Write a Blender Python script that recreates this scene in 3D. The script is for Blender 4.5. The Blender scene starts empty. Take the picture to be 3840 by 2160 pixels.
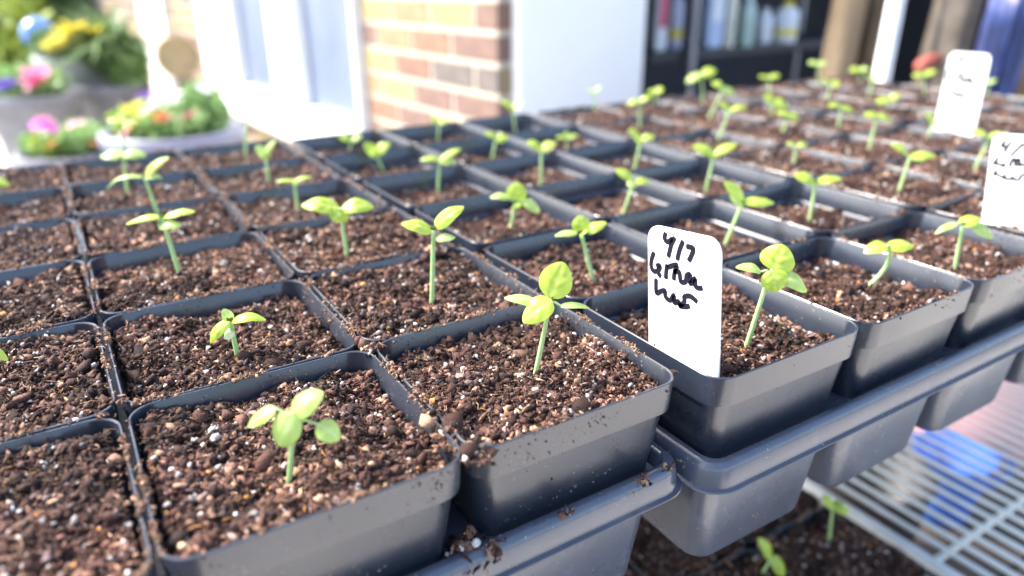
import bpy, math, random
import numpy as np
from mathutils import Vector, Matrix

random.seed(7)
rng = np.random.default_rng(11)
scene = bpy.context.scene
col = scene.collection

# ------------------------------------------------------------------ camera
S = 0.09                                   # pot pitch in metres; z = 0 is the pot rims
F_PX = 2735.0                              # focal length in photo pixels (3840 wide)
CAM = np.array([-0.17959, -0.165635, 0.1356])
ROT = np.array([[0.84773772, 0.2095368, -0.48727311],
                [-0.53038612, 0.32518122, -0.78290979],
                [-0.00559634, 0.92214506, 0.3868038]])
cam_data = bpy.data.cameras.new('camera')
cam = bpy.data.objects.new('camera', cam_data)
col.objects.link(cam)
m = Matrix(ROT.tolist()).to_4x4()
m.translation = Vector(CAM)
cam.matrix_world = m
cam_data.sensor_width = 36.0
cam_data.lens = F_PX / 3840 * 36
cam_data.clip_start = 0.01
cam_data.clip_end = 300
cam_data.dof.use_dof = True
cam_data.dof.focus_distance = 0.283
cam_data.dof.aperture_fstop = 5.3
scene.camera = cam

# ------------------------------------------------------------------ sky, sun, exposure
SUN_EL, SUN_AZ = 47.0, 316.0               # azimuth of the sun: degrees clockwise from +Y
world = bpy.data.worlds.new('World')
scene.world = world
world.use_nodes = True
wn = world.node_tree.nodes
wn.clear()
w_out = wn.new('ShaderNodeOutputWorld')
w_bg = wn.new('ShaderNodeBackground')
w_sky = wn.new('ShaderNodeTexSky')
w_sky.sky_type = 'NISHITA'
w_sky.sun_disc = False
w_sky.sun_elevation = math.radians(SUN_EL)
w_sky.sun_rotation = math.radians(SUN_AZ)
w_sky.air_density = 1.0
w_sky.dust_density = 3.0
w_bg.inputs['Strength'].default_value = 0.15
world.node_tree.links.new(w_sky.outputs[0], w_bg.inputs[0])
world.node_tree.links.new(w_bg.outputs[0], w_out.inputs[0])

sun_data = bpy.data.lights.new('sun', 'SUN')
sun_data.energy = 2.7
sun_data.angle = math.radians(12)
sun_data.color = (1.0, 0.94, 0.86)
sun = bpy.data.objects.new('sun', sun_data)
col.objects.link(sun)
az, el = math.radians(SUN_AZ), math.radians(SUN_EL)
to_sun = Vector((math.sin(az) * math.cos(el), math.cos(az) * math.cos(el), math.sin(el)))
sun.rotation_euler = to_sun.to_track_quat('Z', 'Y').to_euler()

scene.view_settings.view_transform = 'Standard'
scene.view_settings.look = 'None'
scene.view_settings.exposure = 2.1
scene.view_settings.gamma = 1.0
scene.view_settings.use_curve_mapping = False
scene.render.engine = 'CYCLES'
scene.cycles.use_denoising = True
scene.cycles.max_bounces = 8
scene.cycles.transparent_max_bounces = 8
scene.cycles.sample_clamp_indirect = 6


# ------------------------------------------------------------------ pixel helpers
def ray(x, y):
    return ROT @ np.array([(x - 1920) / F_PX, (1080 - y) / F_PX, -1.0])


def on_z(x, y, z):
    d = ray(x, y)
    return CAM + d * ((z - CAM[2]) / d[2])


def on_x(x, y, xp):
    d = ray(x, y)
    return CAM + d * ((xp - CAM[0]) / d[0])


def at_dist(x, y, dist):
    """point on the pixel's ray at a horizontal distance from the camera"""
    d = ray(x, y)
    return CAM + d * (dist / math.hypot(d[0], d[1]))


def to_px(P):
    c = (np.asarray(P, float) - CAM) @ ROT
    return 1920 + F_PX * c[0] / -c[2], 1080 - F_PX * c[1] / -c[2], -c[2]


def at_depth(x, y, depth):
    return CAM + ray(x, y) * depth


# ------------------------------------------------------------------ object helpers
def tag(o, label=None, cat=None, group=None, kind=None):
    if label: o['label'] = label
    if cat: o['category'] = cat
    if group: o['group'] = group
    if kind: o['kind'] = kind
    return o


def thing(name, loc, label, cat, group=None, rotz=0.0):
    o = bpy.data.objects.new(name, None)
    o.empty_display_size = 0.02
    col.objects.link(o)
    o.location = loc
    o.rotation_euler = (0, 0, rotz)
    return tag(o, label, cat, group)


def link(name, me, parent=None, loc=None):
    o = bpy.data.objects.new(name, me)
    col.objects.link(o)
    if parent is not None: o.parent = parent
    if loc is not None: o.location = loc
    return o


def mesh_np(name, V, F, mat, smooth=False, colors=None):
    """triangle or quad mesh from arrays"""
    V = np.asarray(V, np.float32)
    F = np.asarray(F, np.int32)
    me = bpy.data.meshes.new(name)
    k = F.shape[1]
    me.vertices.add(len(V)); me.vertices.foreach_set('co', V.ravel())
    me.loops.add(F.size); me.loops.foreach_set('vertex_index', F.ravel())
    me.polygons.add(len(F))
    me.polygons.foreach_set('loop_start', np.arange(0, F.size, k, dtype=np.int32))
    me.polygons.foreach_set('loop_total', np.full(len(F), k, np.int32))
    if smooth: me.polygons.foreach_set('use_smooth', np.ones(len(F), bool))
    me.update(calc_edges=True)
    if colors is not None:
        a = me.color_attributes.new('Col', 'FLOAT_COLOR', 'POINT')
        c = np.ones((len(V), 4), np.float32); c[:, :3] = colors
        a.data.foreach_set('color', c.ravel())
    if mat: me.materials.append(mat)
    me.validate()
    return me


class MB:
    """collects shapes into one mesh"""
    def __init__(self): self.v = []; self.f = []

    def add(self, vs, fs):
        b = len(self.v); self.v += [tuple(v) for v in vs]; self.f += [tuple(i + b for i in f) for f in fs]
        return self

    def box(self, x0, x1, y0, y1, z0, z1, bev=0.0):
        if bev <= 0:
            vs = [(x, y, z) for z in (z0, z1) for y in (y0, y1) for x in (x0, x1)]
            return self.add(vs, [(0, 2, 3, 1), (4, 5, 7, 6), (0, 1, 5, 4), (2, 6, 7, 3), (0, 4, 6, 2), (1, 3, 7, 5)])
        b = bev
        rings = [ring_rect(x0 + b, x1 - b, y0 + b, y1 - b, z0), ring_rect(x0, x1, y0, y1, z0 + b, b),
                 ring_rect(x0, x1, y0, y1, z1 - b, b), ring_rect(x0 + b, x1 - b, y0 + b, y1 - b, z1)]
        rings[0] = [(p[0], p[1], z0) for p in ring_rect(x0 + b, x1 - b, y0 + b, y1 - b, z0, b * .5)]
        rings[3] = [(p[0], p[1], z1) for p in ring_rect(x0 + b, x1 - b, y0 + b, y1 - b, z1, b * .5)]
        return self.loft(rings, cap0=True, cap1=True)

    def loft(self, rings, cap0=False, cap1=False, closed=True):
        n = len(rings[0]); vs = [p for r in rings for p in r]; fs = []
        for k in range(len(rings) - 1):
            for i in range(n if closed else n - 1):
                j = (i + 1) % n
                fs.append((k * n + i, k * n + j, (k + 1) * n + j, (k + 1) * n + i))
        if cap0: fs.append(tuple(reversed(range(n))))
        if cap1: fs.append(tuple((len(rings) - 1) * n + i for i in range(n)))
        return self.add(vs, fs)

    def tube(self, pts, rad, n=8, caps=True):
        pts = [Vector(p) for p in pts]
        rs = rad if isinstance(rad, (list, tuple)) else [rad] * len(pts)
        rings = []; prev = None
        for i, p in enumerate(pts):
            t = (pts[min(i + 1, len(pts) - 1)] - pts[max(i - 1, 0)]).normalized()
            if prev is None:
                a = Vector((0, 0, 1)) if abs(t.z) < .9 else Vector((1, 0, 0))
                u = t.cross(a).normalized()
            else:
                u = (prev - t * prev.dot(t)).normalized()
            prev = u; w = t.cross(u)
            rings.append([p + (u * math.cos(q) + w * math.sin(q)) * rs[i] for q in [2 * math.pi * k / n for k in range(n)]])
        return self.loft(rings, caps, caps)

    def lathe(self, prof, n=24, cx=0, cy=0, cap0=True, cap1=False):
        return self.loft([[(cx + r * math.cos(2 * math.pi * k / n), cy + r * math.sin(2 * math.pi * k / n), z) for k in range(n)] for r, z in prof], cap0, cap1)

    def mesh(self, name, mat, smooth=False, auto=None):
        me = bpy.data.meshes.new(name)
        me.from_pydata([tuple(v) for v in self.v], [], self.f)
        me.update()
        if mat: me.materials.append(mat)
        if smooth or auto is not None:
            me.polygons.foreach_set('use_smooth', [True] * len(me.polygons))
            if auto is not None: me.set_sharp_from_angle(angle=math.radians(auto))
        return me

    def build(self, name, mat, parent=None, smooth=False, auto=None, loc=None):
        return link(name, self.mesh(name, mat, smooth, auto), parent, loc)


def ring_rect(x0, x1, y0, y1, z, r=0.0, seg=2):
    """rounded rectangle, counter-clockwise"""
    r = max(r, 1e-5); pts = []
    for cx, cy, a0 in ((x1 - r, y1 - r, 0), (x0 + r, y1 - r, 90), (x0 + r, y0 + r, 180), (x1 - r, y0 + r, 270)):
        for k in range(seg + 1):
            a = math.radians(a0 + 90 * k / seg)
            pts.append((cx + r * math.cos(a), cy + r * math.sin(a), z))
    return pts


def sq(h, r, z, seg=6):
    return ring_rect(-h, h, -h, h, z, r, seg)


# ------------------------------------------------------------------ materials
def new_mat(name):
    mt = bpy.data.materials.new(name); mt.use_nodes = True
    nt = mt.node_tree; b = nt.nodes['Principled BSDF']
    return mt, nt, b


def nd(nt, kind, **kw):
    n = nt.nodes.new(kind)
    for k, v in kw.items():
        if k in n.inputs: n.inputs[k].default_value = v
        else: setattr(n, k, v)
    return n


def ramp(nt, fac, stops):
    r = nt.nodes.new('ShaderNodeValToRGB')
    e = r.color_ramp.elements
    while len(e) < len(stops): e.new(0.5)
    for k, (p, c) in enumerate(stops):
        e[k].position = p; e[k].color = (c[0], c[1], c[2], 1)
    nt.links.new(fac, r.inputs[0])
    return r


def coords(nt, scale=1.0):
    t = nt.nodes.new('ShaderNodeTexCoord')
    return t.outputs['Object']


def noisy(name, c0, c1, scale, rough=0.7, bump=0.0, bump_scale=None, detail=4, spec=0.5, rough_var=0.0):
    mt, nt, b = new_mat(name)
    co = coords(nt)
    n = nd(nt, 'ShaderNodeTexNoise', Scale=scale, Detail=detail, Roughness=0.6)
    nt.links.new(co, n.inputs['Vector'])
    r = ramp(nt, n.outputs['Fac'], [(0.3, c0), (0.7, c1)])
    nt.links.new(r.outputs[0], b.inputs['Base Color'])
    b.inputs['Roughness'].default_value = rough
    b.inputs['Specular IOR Level'].default_value = spec
    if rough_var:
        mr = nd(nt, 'ShaderNodeMapRange'); mr.inputs['To Min'].default_value = rough - rough_var; mr.inputs['To Max'].default_value = rough + rough_var
        nt.links.new(n.outputs['Fac'], mr.inputs['Value']); nt.links.new(mr.outputs[0], b.inputs['Roughness'])
    if bump:
        n2 = nd(nt, 'ShaderNodeTexNoise', Scale=bump_scale or scale * 3, Detail=4)
        nt.links.new(co, n2.inputs['Vector'])
        bp = nd(nt, 'ShaderNodeBump', Strength=bump, Distance=0.002)
        nt.links.new(n2.outputs['Fac'], bp.inputs['Height']); nt.links.new(bp.outputs[0], b.inputs['Normal'])
    return mt


def plastic_mat(name, base, rough, dirt):
    """dark moulded plastic with dried specks of compost"""
    mt, nt, b = new_mat(name)
    co = coords(nt)
    big = nd(nt, 'ShaderNodeTexNoise', Scale=28.0, Detail=3)
    fine = nd(nt, 'ShaderNodeTexNoise', Scale=900.0, Detail=2, Roughness=0.7)
    vor = nd(nt, 'ShaderNodeTexNoise', Scale=700.0, Detail=3)
    for n in (big, fine, vor): nt.links.new(co, n.inputs['Vector'])
    mx = nd(nt, 'ShaderNodeMath', operation='MULTIPLY_ADD')
    nt.links.new(big.outputs['Fac'], mx.inputs[0]); mx.inputs[1].default_value = 0.42
    nt.links.new(vor.outputs['Fac'], mx.inputs[2])
    speck = ramp(nt, mx.outputs[0], [(dirt, (0, 0, 0)), (dirt + .035, (1, 1, 1))])
    mixc = nd(nt, 'ShaderNodeMix', data_type='RGBA')
    sc = nd(nt, 'ShaderNodeTexNoise', Scale=60.0, Detail=6, Roughness=0.75); nt.links.new(co, sc.inputs['Vector'])
    scr = ramp(nt, sc.outputs['Fac'], [(0.35, tuple(v * .85 for v in base)), (0.58, base), (0.75, tuple(v * 1.5 for v in base))])
    nt.links.new(scr.outputs[0], mixc.inputs['A']); mixc.inputs['B'].default_value = (0.36, 0.25, 0.16, 1)
    nt.links.new(speck.outputs[0], mixc.inputs['Factor'])
    nt.links.new(mixc.outputs['Result'], b.inputs['Base Color'])
    rr = nd(nt, 'ShaderNodeMapRange'); rr.inputs['To Min'].default_value = rough - .07; rr.inputs['To Max'].default_value = rough + .1
    nt.links.new(big.outputs['Fac'], rr.inputs['Value'])
    mr = nd(nt, 'ShaderNodeMix', data_type='FLOAT')
    nt.links.new(speck.outputs[0], mr.inputs['Factor']); nt.links.new(rr.outputs[0], mr.inputs['A']); mr.inputs['B'].default_value = 0.95
    nt.links.new(mr.outputs['Result'], b.inputs['Roughness'])
    b.inputs['Specular IOR Level'].default_value = 0.85
    bp = nd(nt, 'ShaderNodeBump', Strength=0.06, Distance=0.0004)
    nt.links.new(fine.outputs['Fac'], bp.inputs['Height']); nt.links.new(bp.outputs[0], b.inputs['Normal'])
    return mt


def soil_mat():
    mt, nt, b = new_mat('potting_soil')
    at = nd(nt, 'ShaderNodeVertexColor', layer_name='Col')
    co = coords(nt)
    n = nd(nt, 'ShaderNodeTexNoise', Scale=1500.0, Detail=3)
    nt.links.new(co, n.inputs['Vector'])
    r = ramp(nt, n.outputs['Fac'], [(0.3, (0.55, 0.55, 0.55)), (0.7, (1.5, 1.45, 1.4))])
    mx = nd(nt, 'ShaderNodeMix', data_type='RGBA', blend_type='MULTIPLY'); mx.inputs['Factor'].default_value = 1
    nt.links.new(at.outputs[0], mx.inputs['A']); nt.links.new(r.outputs[0], mx.inputs['B'])
    nt.links.new(mx.outputs['Result'], b.inputs['Base Color'])
    b.inputs['Roughness'].default_value = 0.85
    b.inputs['Specular IOR Level'].default_value = 0.3
    bp = nd(nt, 'ShaderNodeBump', Strength=0.6, Distance=0.0006)
    nt.links.new(n.outputs['Fac'], bp.inputs['Height']); nt.links.new(bp.outputs[0], b.inputs['Normal'])
    return mt


def leaf_mat(name, c0, c1, trans=0.35, rough=0.35, scale=90.0, veins=False):
    mt, nt, b = new_mat(name)
    co = coords(nt)
    n = nd(nt, 'ShaderNodeTexNoise', Scale=scale, Detail=3)
    nt.links.new(co, n.inputs['Vector'])
    r = ramp(nt, n.outputs['Fac'], [(0.3, c0), (0.7, c1)])
    nt.links.new(r.outputs[0], b.inputs['Base Color'])
    b.inputs['Roughness'].default_value = rough
    if veins:                                               # paler veins stored on the blade
        at = nd(nt, 'ShaderNodeVertexColor', layer_name='Col')
        vm = nd(nt, 'ShaderNodeMix', data_type='RGBA', blend_type='MULTIPLY'); vm.inputs['Factor'].default_value = 1
        nt.links.new(r.outputs[0], vm.inputs['A']); nt.links.new(at.outputs[0], vm.inputs['B'])
        nt.links.new(vm.outputs['Result'], b.inputs['Base Color'])
    tr = nd(nt, 'ShaderNodeBsdfTranslucent')
    nt.links.new(r.outputs[0], tr.inputs['Color'])
    ms = nd(nt, 'ShaderNodeMixShader'); ms.inputs[0].default_value = trans
    nt.links.new(b.outputs[0], ms.inputs[1]); nt.links.new(tr.outputs[0], ms.inputs[2])
    nt.links.new(ms.outputs[0], nt.nodes['Material Output'].inputs['Surface'])
    return mt


def plain(name, c, rough=0.5, metal=0.0, spec=0.5):
    f = 0.86
    mt = noisy(name, tuple(v * f for v in c), tuple(min(v * 1.1, 0.95) for v in c), 18.0, rough, spec=spec)
    mt.node_tree.nodes['Principled BSDF'].inputs['Metallic'].default_value = metal
    return mt


M = {}
M['pot'] = plastic_mat('black_plastic', (0.020, 0.026, 0.041), 0.26, 0.93)
M['pot_dusty'] = plastic_mat('dusty_black_plastic', (0.023, 0.029, 0.043), 0.28, 0.89)
M['tray'] = plastic_mat('grey_black_tray_plastic', (0.064, 0.073, 0.100), 0.25, 0.925)
M['soil'] = soil_mat()
M['leaf'] = leaf_mat('seedling_leaf', (0.40, 0.56, 0.06), (0.52, 0.66, 0.12), 0.52, 0.30, 160, True)
M['leaf_pale'] = leaf_mat('cotyledon_leaf', (0.42, 0.62, 0.12), (0.57, 0.72, 0.24), 0.52, 0.38, 160, True)
M['leaf_withered'] = leaf_mat('withered_cotyledon', (0.66, 0.72, 0.50), (0.78, 0.80, 0.62), 0.4, 0.45, 160)
M['stem'] = leaf_mat('pale_green_stem', (0.42, 0.60, 0.24), (0.52, 0.68, 0.34), 0.25, 0.42, 220)
M['stake'] = plain('white_plastic', (0.82, 0.83, 0.85), 0.45)
M['ink'] = plain('black_marker_ink', (0.012, 0.010, 0.022), 0.35)
M['ink_faded'] = plain('faded_marker_ink', (0.09, 0.10, 0.08), 0.5)
M['wire'] = plain('white_coated_wire', (0.66, 0.70, 0.68), 0.35)
M['concrete'] = noisy('patio_concrete', (0.42, 0.39, 0.36), (0.56, 0.53, 0.49), 3.0, 0.9, 0.4, 60)
M['grass_soil'] = noisy('lawn_ground', (0.05, 0.10, 0.02), (0.10, 0.17, 0.03), 6.0, 0.95)
M['mortar'] = noisy('cream_mortar', (0.36, 0.325, 0.26), (0.45, 0.41, 0.335), 40.0, 0.95, 0.5, 200)
BRICKC = {'mauve': (0.165, 0.105, 0.085), 'red': (0.19, 0.108, 0.078), 'tan': (0.30, 0.235, 0.11), 'buff': (0.25, 0.18, 0.10), 'grey': (0.125, 0.108, 0.098), 'orange': (0.22, 0.125, 0.082)}
for k, c in BRICKC.items():
    M['brick_' + k] = noisy('brick_' + k, tuple(v * .8 for v in c), tuple(v * 1.2 for v in c), 26.0, 0.9, 0.5, 150)
M['white_paint'] = noisy('white_paint', (0.84, 0.84, 0.83), (0.87, 0.87, 0.86), 3.0, 0.5)
M['pane'] = noisy('window_pane', (0.10, 0.135, 0.21), (0.17, 0.21, 0.30), 2.0, 0.30)
M['dark_wall'] = noisy('dark_interior', (0.035, 0.034, 0.04), (0.05, 0.048, 0.055), 3.0, 0.9)
M['shelf_dark'] = noisy('dark_shelf_board', (0.02, 0.02, 0.026), (0.035, 0.034, 0.042), 8.0, 0.5)
M['steel'] = plain('grey_steel', (0.30, 0.29, 0.32), 0.45, 0.6)


# ------------------------------------------------------------------ soil geometry
def lattice(n, f, g):
    L = g.random((f + 3, f + 3))
    x = np.linspace(0, f - 1e-6, n); i = x.astype(int); t = x - i; t = t * t * (3 - 2 * t)
    a = L[i][:, i]; b = L[i + 1][:, i]; c = L[i][:, i + 1]; d = L[i + 1][:, i + 1]
    tx = t[:, None]; ty = t[None, :]
    return (a * (1 - tx) + b * tx) * (1 - ty) + (c * (1 - tx) + d * tx) * ty - .5


def ico():
    p = (1 + 5 ** .5) / 2
    v = np.array([(-1, p, 0), (1, p, 0), (-1, -p, 0), (1, -p, 0), (0, -1, p), (0, 1, p), (0, -1, -p), (0, 1, -p), (p, 0, -1), (p, 0, 1), (-p, 0, -1), (-p, 0, 1)], float)
    v /= np.linalg.norm(v[0])
    f = np.array([(0, 11, 5), (0, 5, 1), (0, 1, 7), (0, 7, 10), (0, 10, 11), (1, 5, 9), (5, 11, 4), (11, 10, 2), (10, 7, 6), (7, 1, 8), (3, 9, 4), (3, 4, 2), (3, 2, 6), (3, 6, 8), (3, 8, 9), (4, 9, 5), (2, 4, 11), (6, 2, 10), (8, 6, 7), (9, 8, 1)])
    return v, f


ICO_V, ICO_F = ico()
OCT_V = np.array([(1, 0, 0), (-1, 0, 0), (0, 1, 0), (0, -1, 0), (0, 0, 1), (0, 0, -1)], float)
OCT_F = np.array([(0, 2, 4), (2, 1, 4), (1, 3, 4), (3, 0, 4), (2, 0, 5), (1, 2, 5), (3, 1, 5), (0, 3, 5)])


def rand_rot(n, g, tilt=None):
    q = g.normal(size=(n, 4)); q /= np.linalg.norm(q, axis=1)[:, None]
    if tilt is not None:                                    # mostly flat lying pieces
        yaw = g.random(n) * 2 * np.pi
        q = np.stack([np.cos(yaw / 2), g.normal(size=n) * tilt, g.normal(size=n) * tilt, np.sin(yaw / 2)], 1)
        q /= np.linalg.norm(q, axis=1)[:, None]
    w, x, y, z = q.T
    return np.stack([np.stack([1 - 2 * (y * y + z * z), 2 * (x * y - z * w), 2 * (x * z + y * w)], 1),
                     np.stack([2 * (x * y + z * w), 1 - 2 * (x * x + z * z), 2 * (y * z - x * w)], 1),
                     np.stack([2 * (x * z - y * w), 2 * (y * z + x * w), 1 - 2 * (x * x + y * y)], 1)], 1)


def lumps(cent, size, cols, g, jit=0.35, tilt=None, small=False):
    bv, bf = (OCT_V, OCT_F) if small else (ICO_V, ICO_F)
    n = len(cent); k = len(bv)
    v = bv[None] * (1 + g.normal(size=(n, k, 1)) * jit)
    v = v * np.asarray(size)[:, None, :]
    v = np.einsum('nij,nkj->nki', rand_rot(n, g, tilt), v) + np.asarray(cent)[:, None, :]
    f = bf[None] + (np.arange(n) * k)[:, None, None]
    c = np.repeat(np.asarray(cols)[:, None, :], k, 1)
    return v.reshape(-1, 3), f.reshape(-1, 3), c.reshape(-1, 3)


def fibres(cent, length, thick, cols, g):
    """bent three-sided slivers"""
    n = len(cent); seg = 4
    t = np.linspace(-.5, .5, seg)
    base = np.zeros((n, seg, 3, 3))
    bend = g.normal(size=n) * .35; bz = np.abs(g.normal(size=n)) * .25
    for s in range(seg):
        w = 1 - (abs(t[s]) * 1.6) ** 3 * .7
        for a in range(3):
            an = 2 * np.pi * a / 3
            base[:, s, a, 0] = t[s] * length
            base[:, s, a, 1] = bend * length * (t[s] ** 2 * 4 - .5) * .5 + thick * w * np.cos(an)
            base[:, s, a, 2] = -bz * length * (t[s] ** 2 * 4 - .5) * .5 + thick * w * np.sin(an)
    v = base.reshape(n, seg * 3, 3)
    v = np.einsum('nij,nkj->nki', rand_rot(n, g, .16), v) + np.asarray(cent)[:, None, :]
    f = []
    for s in range(seg - 1):
        for a in range(3):
            b = (a + 1) % 3
            p, q, r, u = s * 3 + a, s * 3 + b, (s + 1) * 3 + b, (s + 1) * 3 + a
            f += [(p, q, r), (p, r, u)]
    f = np.array(f)[None] + (np.arange(n) * seg * 3)[:, None, None]
    return v.reshape(-1, 3), f.reshape(-1, 3), np.repeat(np.asarray(cols)[:, None, :], seg * 3, 1).reshape(-1, 3)


PAL = np.array([(0.020, 0.011, 0.009), (0.042, 0.022, 0.017), (0.085, 0.046, 0.035), (0.15, 0.088, 0.066), (0.27, 0.18, 0.125), (0.40, 0.29, 0.19), (0.17, 0.135, 0.135), (0.42, 0.22, 0.06)]) * np.array([0.98, 0.87, 0.84])


def pick(g, n, w):
    w = np.array(w, float); w /= w.sum()
    c = PAL[g.choice(len(PAL), n, p=w)]
    return c * (0.75 + .5 * g.random((n, 1)))


def join(parts):
    V = []; F = []; Cc = []; b = 0
    for v, f, c in parts:
        V.append(v); F.append(f + b); Cc.append(c); b += len(v)
    return np.concatenate(V), np.concatenate(F), np.concatenate(Cc)


HS = 0.0408                                             # half width of the soil


def inside(n, g, h=HS, r=.007):
    p = (g.random((n * 2, 2)) * 2 - 1) * h
    q = np.abs(p) - (h - r)
    ok = ~((q[:, 0] > 0) & (q[:, 1] > 0) & (np.hypot(q[:, 0], q[:, 1]) > r))
    return p[ok][:n]


def make_soil(seed, n, crumb, nperl, detail):
    g = np.random.default_rng(seed)
    z = lattice(n, 3, g) * .0062 + lattice(n, 7, g) * .0044 + lattice(n, 16, g) * .0024 + lattice(n, 34, g) * .0019
    if n > 80: z += lattice(n, 64, g) * .0015
    xs = np.linspace(-HS, HS, n)
    X, Y = np.meshgrid(xs, xs, indexing='ij')
    r = .006
    qx = np.abs(X) - (HS - r); qy = np.abs(Y) - (HS - r)
    d = np.hypot(np.maximum(qx, 0), np.maximum(qy, 0)); k = np.where((qx > 0) & (qy > 0) & (d > r), r / np.maximum(d, 1e-9), 1)
    X = np.where((qx > 0) & (qy > 0), np.sign(X) * (HS - r + np.maximum(qx, 0) * k), X)
    Y = np.where((qx > 0) & (qy > 0), np.sign(Y) * (HS - r + np.maximum(qy, 0) * k), Y)
    V = np.stack([X, Y, z], -1).reshape(-1, 3)
    i, j = np.meshgrid(np.arange(n - 1), np.arange(n - 1), indexing='ij'); a = (i * n + j).ravel()
    F = np.concatenate([np.stack([a, a + n, a + n + 1], 1), np.stack([a, a + n + 1, a + 1], 1)])
    cn = (lattice(n, 20, g) + lattice(n, 45, g) + 1).ravel()
    Cv = PAL[0][None] * (0.6 + 1.4 * cn[:, None])
    def h(p):
        ii = np.clip(((p[:, 0] + HS) / (2 * HS) * (n - 1)).round().astype(int), 0, n - 1)
        jj = np.clip(((p[:, 1] + HS) / (2 * HS) * (n - 1)).round().astype(int), 0, n - 1)
        return z[ii, jj]
    parts = [(V, F, Cv)]
    def cents(k, lift=0.0):
        p = inside(k, g); return np.column_stack([p, h(p) + lift * g.random(len(p))])
    c = cents(crumb, .0006); s = np.exp(g.normal(-7.6, .52, len(c)))[:, None] * (0.35 + 1.3 * g.random((len(c), 3)))
    parts.append(lumps(c, s, pick(g, len(c), [9, 9, 7, 3, 1.0, .3, .4, .1]), g, .42, small=not detail))
    c = cents(crumb // 9, .0006); s = np.exp(g.normal(-7.0, .33, len(c)))[:, None] * (0.35 + 1.2 * g.random((len(c), 3)))
    parts.append(lumps(c, s, pick(g, len(c), [6, 8, 6, 3, 1, .2, .6, .1]), g, .45))
    nf = crumb // 3
    c = cents(nf, .0012); L = g.uniform(.0015, .0055, len(c))
    parts.append(fibres(c, L, g.uniform(.00012, .00032, len(c)), pick(g, len(c), [2.5, 4.5, 6, 5.5, 3.5, 1.8, .6, .3]), g))
    nc = crumb // 30
    c = cents(nc, .0010); s = np.column_stack([g.uniform(.0010, .0030, len(c)), g.uniform(.0007, .0018, len(c)), g.uniform(.0002, .0006, len(c))])
    parts.append(lumps(c, s, pick(g, len(c), [1, 2, 4, 5, 4, 3, 6, .8]), g, .22, tilt=.22))
    nk = max(8, crumb // 420)                               # bark flakes
    c = cents(nk, .0012); s = np.column_stack([g.uniform(.0022, .0042, len(c)), g.uniform(.0012, .0024, len(c)), g.uniform(.0004, .0009, len(c))])
    parts.append(lumps(c, s, pick(g, len(c), [1, 2, 3, 4, 4, 2, 8, .6]), g, .2, tilt=.25))
    for q in range(max(3, crumb // 700)):                   # clods: crumbs stuck together
        p = inside(1, g); kk = 60; rad = g.uniform(.002, .0045)
        cc = np.column_stack([p + g.normal(size=(kk, 2)) * rad * .55, h(p).repeat(kk) + np.abs(g.normal(size=kk)) * rad * .45])
        cc[:, :2] = np.clip(cc[:, :2], -HS + .001, HS - .001)
        parts.append(lumps(cc, np.exp(g.normal(-7.2, .3, kk))[:, None] * (0.4 + 1.1 * g.random((kk, 3))), pick(g, kk, [7, 9, 7, 3, 1, .3, .3, .05]), g, .42))
    soil = list(join(parts))
    damp = lattice(n, 4, g) * 1.1 + lattice(n, 9, g) * .7 + 1.0           # damp and dry patches
    ii = np.clip(((soil[0][:, 0] + HS) / (2 * HS) * (n - 1)).round().astype(int), 0, n - 1); jj = np.clip(((soil[0][:, 1] + HS) / (2 * HS) * (n - 1)).round().astype(int), 0, n - 1)
    soil[2] = soil[2] * np.clip(damp[ii, jj], .45, 1.6)[:, None]
    me = mesh_np('soil', soil[0], soil[1], M['soil'], False, soil[2])
    c = cents(nperl, .0012)
    s = np.exp(g.normal(-7.55, .58, len(c)))[:, None] * (0.6 + .7 * g.random((len(c), 3)))
    s = np.minimum(s, .00125); big = g.random(len(c)) < .03; s[big] *= 1.45
    pc = np.array([0.70, 0.66, 0.62])[None] * (0.35 + .65 * g.random((len(c), 1)))
    P = [lumps(c, s, pc, g, .26)]
    for q in np.where(big)[0]:                              # large nuggets are knobbly clusters
        kk = 5; cc = c[q] + g.normal(size=(kk, 3)) * s[q].max() * .55
        P.append(lumps(cc, np.full((kk, 3), s[q].max() * .6), np.repeat(pc[q:q + 1], kk, 0), g, .2))
    P = join(P)
    mp = mesh_np('perlite', P[0], P[1], M['soil'], False, P[2])
    return me, mp


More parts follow.
